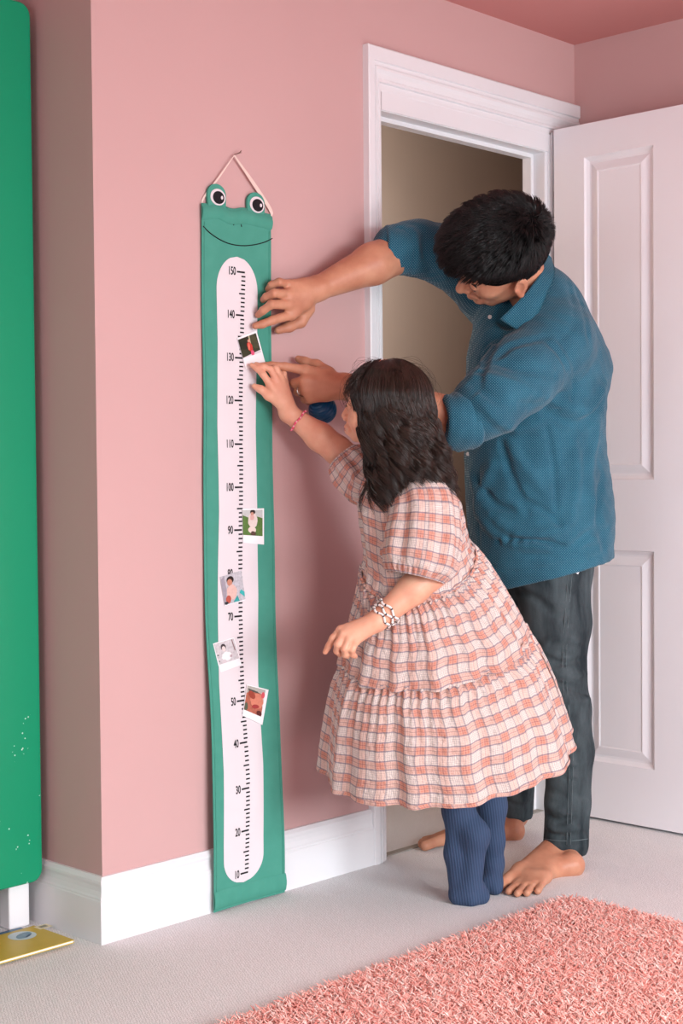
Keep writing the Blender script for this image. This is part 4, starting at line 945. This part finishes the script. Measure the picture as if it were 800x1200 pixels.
# ---------------------------------------------------------------- jeans
def jeans_mat():
    t = NT('faded_black_denim', 0.8, 0.2); v = t.coord(); x, y, z = t.xyz(v)[:3]
    mp = t.n('ShaderNodeMapping', {'Vector': v, 'Scale': (1, 1, .25)}).outputs[0]
    n1 = t.noise(mp, 16, 5, .6); n2 = t.noise(v, 500, 2); c = t.mix(t.ramp(n1, .35, .72), rgba((34, 43, 48)), rgba((92, 104, 108)))
    c = t.mix(t.math('MULTIPLY', n2, .35), c, rgba((20, 27, 32))); t.color(c); t.bump(t.math('ADD', n2, t.math('MULTIPLY', t.noise(v, 45, 4), 2)), .4, .0015); return t.m
jm = jeans_mat(); J = Sculpt()
def leg_rows(rows): 
    c = [P(x, y, d) for y, x, r_, d in rows]; r = [r_/F*d for y, x, r_, d in rows]; return c, r
c1, r1_ = leg_rows([(620, 645, 48, 3.82), (665, 646, 46, 3.82), (730, 652, 40, 3.81), (785, 655, 31, 3.80), (830, 661, 30.5, 3.79), (880, 667, 28, 3.79), (940, 665, 26, 3.79), (988, 663, 26.5, 3.79)])
J.chain(c1, r1_, .015)
c2_, r2_ = leg_rows([(620, 624, 46, 3.98), (665, 622, 45, 3.99), (740, 610, 38, 4.02), (800, 604, 30, 4.04), (870, 602, 27, 4.08), (950, 602, 22.5, 4.12)])
J.chain(c2_, r2_, .015); J.rc(P(641, 615, 3.88), P(640, 660, 3.90), .13, .12, .03, V=PA, ratio=1.1)
# cut straight at the hems, hollow below
for c_, y_, x_, d_ in ((c1, 996, 663, 3.79), (c2_, 961, 604, 4.12)):
    e = P(x_, y_, d_); J.rc(e+np.array([0, 0, -.13]), e+np.array([0.0, 0, -.13001]), .13, .13, .003, sub=True); J.rc(e+np.array([0, 0, -.06]), e+np.array([0, 0, .03]), .043, .043, .003, sub=True)
def FJ(pts, amp, wid):
    c = catmull([np.array([*p, 0.0]) for p in pts], len(pts)*3); q = [J.hit(p[0], p[1]) for p in c]; q = [x for x in q if x is not None]
    if len(q) > 1: J.fold(q, amp, wid)
seam_px = [(668, 672), (664, 720), (661, 780), (664, 830), (669, 880), (668, 930), (666, 990)]
FJ(seam_px, .0028, .0045)
for i in range(16):
    yy = 690+i*18.5; xx = np.interp(yy, [p[1] for p in seam_px], [p[0] for p in seam_px]); FJ([(xx-7, yy), (xx+7, yy+3)], .0022 if i % 2 else -.002, .006)
for q in [([(638, 770), (660, 778), (684, 772)], -.0055, .008), ([(640, 784), (665, 792), (686, 790)], .005, .009), ([(645, 800), (668, 806), (690, 812)], -.005, .009), ([(660, 820), (680, 822), (694, 818)], .004, .008), ([(636, 758), (650, 748), (680, 752)], .004, .010),
          ([(640, 955), (655, 962), (672, 958)], -.006, .007), ([(636, 964), (650, 972), (675, 970)], .005, .007), ([(640, 975), (660, 980), (690, 976)], -.004, .006), ([(636, 940), (650, 948), (660, 950)], .005, .008), ([(640, 925), (655, 930), (690, 935)], -.003, .008),
          ([(636, 990), (662, 994), (689, 992)], .002, .004), ([(600, 690), (625, 700), (650, 720)], -.004, .010), ([(645, 850), (660, 858), (690, 850)], .003, .01), ([(596, 940), (608, 944), (622, 942)], -.003, .006), ([(597, 956), (608, 958), (624, 957)], .002, .004)]: FJ(*q)
jeans = sculpt_mesh('jeans', J, .004, jm, man, it=1)
fade = plain('faded_seam_denim', (92, 104, 108), .85)
for q, w_ in ((seam_px, .0008),):
    for dx in (-2.2, 2.2):
        pts = []
        for p in catmull([np.array([*p, 0.0]) for p in q], 40):
            h_ = J.hit(p[0]+dx, p[1]); 
            if h_ is not None: pts.append(h_-.0022*nrm(ray(p[0], p[1])))
        on_surface_strip('seam_stitching', pts, w_, fade, jeans, 5)
for (ya, x0_, x1_, d_) in ((983, 637, 689, 3.79),):
    pts = []
    for x in np.linspace(x0_, x1_, 24):
        h_ = J.hit(x, ya+2.5*math.sin((x-x0_)/(x1_-x0_)*PI)); 
        if h_ is not None: pts.append(h_-.001*nrm(ray(x, ya)))
    on_surface_strip('hem_stitching', pts, .0009, fade, jeans, 5)
# corner of a white undershirt below the hem
ub = (P(672, 655, 3.7)*0+J.hit(672, 664)); ud = (ub-CAM)@_f-.012; us = [P(664, 652, ud), P(684, 650, ud), P(681, 666, ud), P(677, 673, ud), P(667, 667, ud)]
b = MB(); n_ = len(us); dd = nrm(ray(672, 660))*.004; b.add(us+[q+dd for q in us], [tuple(range(n_)), tuple(range(2*n_-1, n_-1, -1))]+[(i, i+n_, (i+1) % n_+n_, (i+1) % n_) for i in range(n_)])
b.build('undershirt', plain('white_cotton', (238, 238, 242), .8), man)
# blue ribbed ball held beneath the pointing hand
bc = P(378, 480, 3.575); b = MB(); ax = nrm(CV(-.35, .55, .6)); u1 = nrm(np.cross(ax, [0, 0, 1])); v1 = np.cross(ax, u1); V = []; Fc = []; n_ = 40; R0 = .0335
for i in range(49):
    a = PI*i/48; rr = R0*(1+.035*math.sin(a*26))
    for j in range(n_): t = 2*PI*j/n_; V.append(ax*rr*math.cos(a)+(u1*math.cos(t)+v1*math.sin(t))*rr*math.sin(a))
for i in range(48):
    for j in range(n_): Fc.append((i*n_+j, i*n_+(j+1) % n_, (i+1)*n_+(j+1) % n_, (i+1)*n_+j))
bo = mesh('ball', V, Fc, plain('dark_blue_gloss', (8, 74, 118), .3, .5), None, True); bo.location = bc
tag(bo, "shiny dark blue ridged ball held under the man's pointing hand", 'ball')
localise(man)
# ================================================================== THE GIRL
girl = empty('person', (0.80, -0.40, 0)); tag(girl, 'girl on tiptoe in a checked pink dress, touching the chart photo', 'person')
gskin = skin_mat('light_skin', (222, 168, 140), (214, 150, 124))
G = Sculpt()
Hg = Frame(P(449, 472, 3.33), CV(-.95, .10, -.28), CV(.06, .98, .16), .82)
gn = P(470, 556, 3.40); gw = P(492, 660, 3.42)
G.rc(gn, gw, .070, .085, .03, V=CV(0, 0, 1), ratio=.85); G.rc(Hg.p(-.03, 0, -.06), gn, .036, .038, .02)
add_head(G, Hg, True)
gsL, gsR = P(487, 580, 3.31), P(432, 556, 3.47)
G.rc(gsL, gsR, .036, .034, .03); G.rc(gw, P(505, 720, 3.44), .09, .10, .03)
eL, wL = P(506, 671, 3.30), P(441, 728, 3.265)
G.chain([gsL, eL], [.036, .034], .02); G.chain([eL, eL*.66+wL*.34, wL], [.036, .0345, .0225], .012)
eR, wR = P(397, 529, 3.49), W(338, 484, .070)
G.chain([gsR, eR], [.034, .034], .02); G.chain([eR, eR*.62+wR*.38, wR], [.034, .0335, .0205], .012)
# left hand, loosely curled in front of the dress
kg = [P(399, 738, 3.262), P(402, 743, 3.250), P(409, 748, 3.246), P(417, 751, 3.250)]
for q in kg: G.rc(wL, q, .0190, .0100, .010)
finger(G, [kg[0], P(390, 748, 3.262), P(385, 757, 3.268), P(381, 764, 3.272)], [.0092, .0082, .0072, .0062])
finger(G, [kg[1], P(395.5, 755, 3.246), P(394.5, 763, 3.258), P(398, 767, 3.270)], [.0092, .0082, .0074, .0064])
finger(G, [kg[2], P(403.5, 760, 3.242), P(404, 767, 3.256), P(407, 769, 3.268)], [.0088, .0080, .0072, .0062])
finger(G, [kg[3], P(412.5, 761, 3.248), P(413, 767, 3.260), P(416, 769, 3.270)], [.0082, .0072, .0066, .0058])
finger(G, [P(424, 735, 3.285), P(412, 744, 3.300), P(402, 752, 3.300), P(395, 757, 3.295)], [.012, .0085, .0076, .0066], .008)
# right hand, fingertips on the photo
kr = [W(316, 450, .050), W(323, 445, .054), W(329, 444, .054), W(333, 449, .048)]
for q in kr: G.rc(wR, q, .0185, .0098, .010)
finger(G, [kr[0], W(308, 438.5, .046), W(301, 432, .034), W(295, 428, .024)], [.0094, .0080, .0070, .0060])
finger(G, [kr[1], W(317, 433, .052), W(308, 429.5, .042), W(300, 427, .026)], [.0094, .0080, .0070, .0060])
finger(G, [kr[2], W(323, 431.5, .050), W(326, 438, .034), W(329, 446, .028)], [.0090, .0080, .0074, .0064])
finger(G, [kr[3], W(332, 438, .044), W(334, 445, .030), W(335, 451, .026)], [.0084, .0076, .0070, .0060])
finger(G, [W(325, 470, .058), W(314, 464, .046), W(305, 456, .034), W(298, 452.5, .023)], [.013, .0092, .0080, .0066], .008)
# legs inside the tights
lg1 = [P(530, 800, 3.48), P(538, 880, 3.47), P(538, 940, 3.465), P(541, 968, 3.46)]; lg2 = [P(560, 800, 3.56), P(572, 880, 3.565), P(577, 930, 3.57), P(577, 985, 3.575), P(577, 1020, 3.58)]
G.chain(lg1, [.050, .032, .026, .022], .02); G.chain(lg2, [.050, .034, .028, .022, .018], .02); G.rc(P(505, 720, 3.44), lg1[0], .09, .05, .03); G.rc(P(520, 720, 3.5), lg2[0], .09, .05, .03)
lo, hi = G.bounds(.005)
gb = [(*bx(wL, eL, P(381, 764, 3.27), P(416, 770, 3.25), pad=.042), .002), (*bx(wR, eR*.8+wR*.2, W(295, 428, .01), W(300, 456, .01), pad=.036), .002),
      (Hg.o-np.array([.15, .15, .14]), Hg.o+np.array([.13, .13, .14]), .0024), (lo, hi, .009)]
def gparts():
    out = []
    for i, (a, c, h) in enumerate(gb):
        V, Q = surface_nets(*G.field(a, c, h)); V = relax(V, Q, 1, .4)
        if i == 3:
            keep = np.ones(len(V), bool)
            for (a2, c2, _) in gb[:3]: keep &= ~((V > a2+.010) & (V < c2-.010)).all(1)
            Q = Q[keep[Q].all(1)]
        out.append((V, Q))
    return out
npmesh('body', gparts(), gskin, girl)
gh = hair_mat('dark_brown_wavy_hair', (16, 12, 11), (60, 42, 33), .30)
lipm = plain('rose_lips', (190, 108, 100), .45)
for y in (-1, 1):
    on_surface_strip('eyebrow', [Hg.p(.0955-.010*q*q, y*(.016+.034*q), .012+.005*math.sin(q*2.6)) for q in np.linspace(0, 1, 7)], .0016, gh, girl)
    on_surface_strip('eyelash', [Hg.p(.0955-.0055*q*q, y*(.032+.014*q), -.0125-.0015*q*q) for q in (-1, -.5, 0, .5, 1)], .0013, gh, girl)
b = MB()
for z, r in ((-.0765, .0034), (-.084, .0038)): b.tube([Hg.p(.0935, -.015, z-.0005), Hg.p(.1025, -.006, z), Hg.p(.1025, .006, z), Hg.p(.0935, .015, z-.0005)], [.001, r*.82, r*.82, .001], 8)
b.build('lips', lipm, girl, True)
# ---------------------------------------------------------------- hair
HC = P(457, 470, 3.335); e1 = -_r*1.0; e1 = nrm(e1*np.array([1, 1, 0])); e2 = nrm(-_f*np.array([1, 1, 0])); ez = np.array([0, 0, 1.0])
g2 = Sculpt(); g2.ell(HC+ez*.008, [e1, e2, ez], (.088, .080, .082), .01)
g2.rc(P(466, 492, 3.34), P(474, 528, 3.35), .074, .058, .04); g2.rc(P(474, 526, 3.35), P(500, 546, 3.365), .045, .022, .03); g2.rc(P(468, 515, 3.34), P(448, 545, 3.335), .040, .018, .03)
g2.ell(P(400, 492, 3.335), [e1, e2, ez], (.055, .2, .075), .012, sub=True)
ghair = sculpt_mesh('hair', g2, .0045, plain('dark_hair_mass', (18, 13, 12), .95, .05), girl)
gr = np.random.default_rng(21)
def girl_hair(nlocks=330, per=20, K=30):
    Lx = []; Rx = []
    for li in range(nlocks):
        az0 = gr.uniform(.50, 2*PI-.50) if gr.random() < .32 else gr.uniform(.42, 2.8)
        top0 = gr.uniform(.12, 1.25); sm_ = math.sin(az0*5.3+1)*1.3+math.sin(az0*2.1)*2
        ph = sm_+gr.normal()*.5; amp = gr.uniform(.009, .021); lam = gr.uniform(.085, .125); rad0 = gr.uniform(.86, 1.12); curl = gr.normal()*1.0
        near_mid = math.exp(-((az0-1.62)/.50)**2); zend = -.222+.070*near_mid+gr.normal()*.014
        tipx = gr.normal()*.012; layer = gr.random() < .3
        if layer: zend *= gr.uniform(.55, .85)
        for si in range(per):
            az = az0+gr.normal()*.050; el0 = top0+gr.normal()*.05; pts = []; dr = gr.normal()*.030; clump = gr.normal(size=2)
            l_ph = ph+gr.normal()*.12; ze = zend+gr.normal()*.008; ja = gr.normal(size=3)*.0015
            for k in range(K):
                s_ = k/(K-1)
                if s_ < .34:
                    el = el0*(1-s_/.34); hr, z = .0925*math.cos(el), .0875*math.sin(el)+.010; cx = 0.0
                    down = 0.0; rsc = 1+(rad0-1+dr)*(s_/.34)*.5
                else:
                    t = (s_-.34)/.66; z = .010+t*(ze-.010); hr = .0925*(1-.10*t+.02*t*t); rsc = 1+(rad0-1)*(.5+.7*t)+dr*.5*(1-.8*t); cx = -.047*t**1.1; down = t
                w_ = amp*down**.9; a_ = az0+(az-az0)*(1-.72*down)+.16*curl*down*down
                p = HC+e1*(math.cos(a_)*hr*rsc+cx+tipx*down**3)+e2*(math.sin(a_)*hr*.93*rsc)+ez*z
                q = down*.235/lam*2*PI+l_ph
                p = p+(-e1*math.sin(a_)+e2*math.cos(a_))*w_*math.sin(q)+(e1*math.cos(a_)+e2*math.sin(a_))*w_*.8*math.cos(q)+ja*down
                pts.append(p)
            Lx.append(pts); r = .00055+gr.random()*.00035; Rx.append([r*1.1]*(K-4)+[r, r*.8, r*.55, r*.2])
    for _ in range(150):                                  # loose front wisps
        az = gr.uniform(-.3, .75); el0 = gr.uniform(.45, 1.15); pts = []; amp = gr.uniform(.004, .010); ph = gr.uniform(0, 6); L_ = gr.uniform(.06, .10)
        for k in range(K):
            s_ = k/(K-1); el = el0-s_*L_*9.0*.9; hr, z = .094*math.cos(el), .090*math.sin(el)+.010
            pts.append(HC+e1*(hr*math.cos(az)*(1+.05*s_)+.002)+e2*hr*math.sin(az)+ez*z+e1*amp*s_*math.sin(s_*9+ph)+e2*amp*s_*math.cos(s_*8+ph))
        Lx.append(pts); Rx.append([.00042]*(K-2)+[.0003, .0001])
    for _ in range(70):                                   # flyaways arching over the crown and at the back
        az = gr.uniform(-.5, 2*PI-.5); el = gr.uniform(.3, 1.3); d0 = gr.uniform(.004, .014); sp = gr.uniform(.5, 1.1); pts = []; up_ = gr.uniform(-.3, .5)
        for s_ in np.linspace(0, 1, K):
            e_ = el-sp*s_*.8; lift = 1+(d0/.09)*math.sin(PI*min(1, s_*1.0)*.75)*1.6
            pts.append(HC+(e1*math.cos(az+up_*s_)*math.cos(e_)*.093+e2*math.sin(az+up_*s_)*math.cos(e_)*.087+ez*math.sin(e_)*.089)*lift+ez*.010)
        Lx.append(pts); Rx.append([.00028]*(K-2)+[.0002, .0001])
    strands('locks', Lx, Rx, gh, ghair)
girl_hair()
# ---------------------------------------------------------------- dress
def plaid_mat():
    t = NT('pink_checked_cotton', 0.85, 0.12); uv = t.n('ShaderNodeUVMap').outputs[0]; v = t.coord()
    wob = t.noise(v, 30, 2); x, y, _ = t.xyz(uv)[:3]
    def fam(c, off, per):
        u = t.math('FRACT', t.math('ADD', t.math('ADD', t.math('DIVIDE', c, per), t.math('MULTIPLY', t.math('SUBTRACT', wob, .5), .05)), off))
        def band(a, b): return t.math('MULTIPLY', t.math('GREATER_THAN', u, a), t.math('LESS_THAN', u, b))
        orange = band(.07, .46); navy = t.math('ADD', band(.0, .07), t.math('ADD', band(.46, .53), t.math('MULTIPLY', band(.24, .28), .5)))
        fine = t.math('MULTIPLY', band(.54, .98), t.math('GREATER_THAN', t.math('FRACT', t.math('MULTIPLY', u, 12.0)), .62))
        return orange, navy, fine, t.math('MULTIPLY', band(.08, .45), t.math('GREATER_THAN', t.math('FRACT', t.math('MULTIPLY', u, 9.0)), .70))
    o1, n1, f1, w1 = fam(x, 0.0, .046); o2, n2, f2, w2 = fam(y, .3, .0420)
    base = t.mix(t.math('MULTIPLY', t.math('ADD', f1, f2), .34), rgba((232, 219, 210)), rgba((140, 122, 132)))
    c = t.mix(t.math('MULTIPLY', o1, .32), base, rgba((210, 134, 108))); c = t.mix(t.math('MULTIPLY', o2, .48), c, rgba((206, 124, 96)))
    c = t.mix(t.math('MULTIPLY', t.math('MULTIPLY', o1, o2), .55), c, rgba((198, 106, 76)))
    c = t.mix(t.math('MULTIPLY', t.math('MAXIMUM', w1, w2), .22), c, rgba((236, 214, 204)))
    c = t.mix(t.math('MULTIPLY', n1, .46), c, rgba((92, 76, 100))); c = t.mix(t.math('MULTIPLY', n2, .62), c, rgba((84, 72, 104)))
    t.color(c); t.bump(t.math('ADD', t.noise(v, 600, 2), t.math('MULTIPLY', t.noise(v, 75, 4), 4.5)), .85, .0022)
    return t.m
plm = plaid_mat()
def ring_set(rows, n, K):
    """rows: (left px, left py, right px, right py, depth, drop px of the near side, toward-camera radius)"""
    out = []
    R = np.array(rows, float); ts = np.linspace(0, len(rows)-1, K)
    C_ = catmull([r for r in R], K)
    for r in C_:
        xl, yl, xr, yr, d, drop, bz = r; a, c = P(xl, yl, d), P(xr, yr, d); drop -= ((yl+yr)/2-560)*bz/(d-bz); out.append(((a+c)/2, (c-a)/2, -_f*bz-_u*drop*d/F))
    return out
def garment(name, rows, n, K, parent, uper, v0=0.0, ripple=None, closed=True, noise=.0015, seed=0, power=1.0, thick=.0):
    rs_ = ring_set(rows, n, K); V = []; UV = []; Fc = []; rg_ = np.random.default_rng(seed); vv = v0; prev = None
    pa = rg_.uniform(0, 2*PI, 12)
    for k, (c, a, b_) in enumerate(rs_):
        t = k/(K-1); mid = c+b_
        if prev is not None: vv += np.linalg.norm(mid-prev)
        prev = mid
        for j in range(n+1):
            th = 2*PI*j/n; rad = 1.0
            d = ripple(th, t, pa) if ripple else 0.0
            na = np.linalg.norm(a); p = c+a*math.cos(th)+b_*math.sin(th); o = nrm(a*math.cos(th)/na+b_*math.sin(th)/np.linalg.norm(b_))
            p = p+o*(d+noise*math.sin(th*9+k*.8+pa[0])*math.sin(k*.9+th*4+pa[1])); V.append(p); UV.append((uper*th+.003*math.sin(k*.5+th*3), vv+.004*math.sin(th*5+pa[3])))
    for k in range(K-1):
        for j in range(n): a = k*(n+1)+j; Fc.append((a, a+1, a+n+2, a+n+1))
    o = mesh(name, V, Fc, plm, parent, True, uv=UV); return o, vv
dress = None
def tier(freq, amp0, amp1, f2, sharp=.5):
    def f(th, t, pa):
        fold = math.sin(th*f2+pa[2]+.7*math.sin(th*3+pa[4]))*.55+math.sin(th*(f2*1.7)+pa[5]+t*1.1)*.30+math.sin(th*f2*.45+pa[6]+t)*.45
        g = math.sin(th*freq+pa[7]+.9*math.sin(th*7+pa[8]))*(1-t)**2.2
        return amp0*g*1.0+(amp1*(t**.8))*fold+amp0*.5*math.sin(th*freq*.5+pa[9])*math.exp(-t*3)
    return f
bod = [(447, 553, 497, 560, 3.385, 6, .040), (432, 566, 520, 570, 3.385, 10, .070), (421, 590, 538, 588, 3.385, 12, .094), (424, 625, 545, 618, 3.39, 20, .105), (427, 652, 550, 640, 3.395, 32, .105), (424, 672, 557, 651, 3.40, 43, .108)]
dress, v_ = garment('dress', bod, 120, 30, girl, .115, 0, lambda th, t, pa: .004*math.sin(th*11+pa[0])*math.sin(t*3)+.003*math.sin(th*26+pa[1])*t**3, noise=.002, seed=1)
t1 = [(424, 672, 557, 651, 3.40, 43, .108), (420, 690, 574, 668, 3.405, 45, .128), (412, 722, 597, 700, 3.42, 46, .150), (404, 752, 612, 724, 3.43, 47, .172), (399, 777, 620, 743, 3.44, 48, .184)]
o_, v_ = garment('skirt_tier', t1, 420, 34, dress, .205, v_+.02, tier(58, .0065, .0085, 17), noise=.001, seed=2)
t2 = [(403, 772, 616, 738, 3.44, 48, .176), (398, 784, 623, 750, 3.44, 48, .186), (391, 800, 634, 766, 3.445, 50, .200), (384, 832, 650, 800, 3.455, 53, .222), (379, 866, 662, 836, 3.47, 57, .240), (376, 899, 671, 867, 3.48, 61, .250)]
o_, v_ = garment('skirt_tier', t2, 460, 34, dress, .262, v_+.013, tier(72, .0070, .0125, 15), noise=.001, seed=3)
for (xl, yl, xr, yr, d, dp, bz), up in ((t1[0], .115), (t2[0], .205)):
    garment('gathered_seam', [(xl-.5, yl-2.5, xr+.5, yr-2.5, d, dp, bz+.0015), (xl-2.5, yl, xr+2.5, yr, d, dp, bz+.005), (xl-.5, yl+2.5, xr+.5, yr+2.5, d, dp, bz+.0015)], 420, 7, dress, up, .03, lambda th, t, pa: .0024*math.sin(th*66)*math.sin(PI*t), noise=.0003, seed=4)
o_, _ = garment('hem', [(376, 896, 671, 864, 3.48, 61, .252), (375.4, 899, 671.6, 867, 3.48, 61, .2535), (376, 901.5, 671, 869, 3.48, 61, .2525)], 460, 5, dress, .262, v_, tier(72, .0070, .0125, 15) and (lambda th, t, pa: tier(72, .0070, .0125, 15)(th, 1.0, np.random.default_rng(3).uniform(0, 2*PI, 12))), noise=.0004, seed=5)
# puff sleeves
def axis_sleeve(name, pts, rads, n, K, uper, seed, ratio=1.0, cuffn=36, flip=None):
    pts = catmull(pts, K); rr = np.interp(np.linspace(0, len(rads)-1, K), range(len(rads)), rads); pa = np.random.default_rng(seed).uniform(0, 6.28, 8); V = []; UV = []; Fc = []; vv = 0; up = nrm(-_f)
    for k in range(K):
        t = nrm(pts[min(k+1, K-1)]-pts[max(k-1, 0)]); u1 = nrm(up-t*(up@t)); v1 = np.cross(t, u1); s_ = k/(K-1)
        if k: vv += np.linalg.norm(pts[k]-pts[k-1])+abs(rr[k]-rr[k-1])*.6
        for j in range(n+1):
            th = 2*PI*j/n; w_ = .0022*math.sin(th*cuffn+pa[0])*(math.exp(-((s_-.90)/.09)**2)*1.6+math.exp(-(s_/.16)**2))+.0042*math.sin(th*7+pa[1]+s_*3)*math.sin(PI*s_)+.0028*math.sin(th*12+pa[2]-s_*2)*math.sin(PI*s_)
            V.append(pts[k]+(u1*math.cos(th)+v1*math.sin(th)*ratio)*(rr[k]+w_)); UV.append((uper*th, vv))
    for k in range(K-1):
        for j in range(n): a = k*(n+1)+j; Fc.append((a, a+1, a+n+2, a+n+1))
    return mesh(name, V, Fc, plm, dress, True, uv=UV)
axis_sleeve('sleeve', [P(488, 568, 3.345), P(496, 590, 3.31), P(495, 625, 3.295), P(491, 655, 3.285), P(488, 668, 3.282), P(486, 677, 3.28)], [.046, .076, .086, .086, .076, .064], 180, 44, .115, 7)
axis_sleeve('sleeve', [P(442, 572, 3.43), P(429, 564, 3.455), P(417, 552, 3.47), P(408, 542, 3.478), P(402, 535, 3.482)], [.048, .060, .060, .054, .043], 140, 30, .10, 9)
# ---------------------------------------------------------------- tights
def tights_mat():
    t = NT('navy_ribbed_tights', 0.8, 0.2); v = t.coord(); x, y, z = t.xyz(v)[:3]
    s_ = t.math('SINE', t.math('MULTIPLY', t.math('ADD', t.math('MULTIPLY', x, _r[0]), t.math('ADD', t.math('MULTIPLY', y, _r[1]), t.math('MULTIPLY', z, .12))), 2*PI/.0062))
    t.color(t.mix(t.ramp(s_, -1, 1), rgba((52, 67, 94)), rgba((62, 79, 107)))); t.bump(t.math('ADD', s_, t.noise(v, 500, 2)), .35, .0010); return t.m
tm = tights_mat(); T1 = Sculpt(); T2 = Sculpt()
T1.chain([P(533, 850, 3.475), P(537, 915, 3.468), P(537, 948, 3.463)], [.042, .034, .033], .02)
heel = P(558, 978, 3.440); ball = P(551, 1043, 3.462)
T1.rc(P(537, 948, 3.463), heel, .033, .0265, .02).rc(P(536, 948, 3.463), P(534, 1000, 3.470), .031, .024, .02).rc(heel, ball, .0265, .0255, .03).rc(P(534, 1000, 3.47), P(538, 1042, 3.475), .026, .024, .02)
for (x0_, x1_, y_) in ((533, 549, 1050), (535, 565, 1050)): pass
bl = onZ(556, 1046, .024); t1_, t2_ = onZ(536, 1051, .016), onZ(566, 1051, .014); 
T1.rc(ball, bl, .024, .022, .02).rc(bl, t1_, .024, .0155, .02).rc(bl, t2_, .022, .0135, .02).rc(t1_, onZ(552, 1054, .015), .0155, .0145, .015)
sculpt_mesh('tights', T1, .003, tm, girl, it=2)
T2.chain([P(562, 850, 3.56), P(573, 900, 3.565), P(576, 945, 3.57), P(577, 985, 3.575), P(578, 1012, 3.58)], [.046, .0385, .034, .027, .023], .02)
b2 = onZ(576, 1034, .026); T2.rc(P(578, 1012, 3.58), b2, .023, .024, .02).rc(b2, onZ(581, 1041, .016), .022, .015, .015).rc(b2, onZ(560, 1040, .016), .022, .015, .015)
sculpt_mesh('tights', T2, .003, tm, girl, it=2)
# ---------------------------------------------------------------- bracelets
def bracelet(name, c, ax, r, n, br, cols, wob=.0, tilt=None):
    ax = nrm(ax); u1 = nrm(np.cross(ax, [0, 0, 1])); v1 = np.cross(ax, u1); root = None
    import bmesh
    mb = [MB() for _ in cols]
    for i in range(n):
        a = 2*PI*i/n; o = c+(u1*math.cos(a)+v1*math.sin(a))*r+ax*wob*math.sin(a*5)
        bm = bmesh.new(); bmesh.ops.create_uvsphere(bm, u_segments=8, v_segments=6, radius=br)
        mb[i % len(cols)].add([np.array(v.co)+o for v in bm.verts], [[v.index for v in f.verts] for f in bm.faces]) if (bm.verts.ensure_lookup_table() or bm.verts.index_update() or True) else None; bm.free()
    V = []; Fc = []; mi = []
    for k, m_ in enumerate(mb):
        o_ = len(V); V += m_.V; Fc += [tuple(i+o_ for i in f) for f in m_.F]; mi += [k]*len(m_.F)
    o = mesh(name, V, Fc, cols, girl, True, mi=mi); return o
bracelet('bracelet', wR*.80+eR*.20, wR-eR, .0285, 40, .0026, [plain('pink_bead', (226, 70, 110), .3), plain('pale_bead', (240, 170, 180), .3), plain('rose_bead', (210, 90, 110), .3)], .0010)
wm, km = plain('white_cord', (236, 230, 226), .6), plain('dark_cord', (60, 56, 66), .6)
for i, (cc, rr_, w_) in enumerate(((.93, .0275, .003), (.86, .0295, -.003), (.79, .031, .003))):
    bracelet('bracelet', wL*cc+eL*(1-cc), wL-eL, rr_, 60, .0027, [wm, wm, km, wm, wm], w_)
localise(girl)
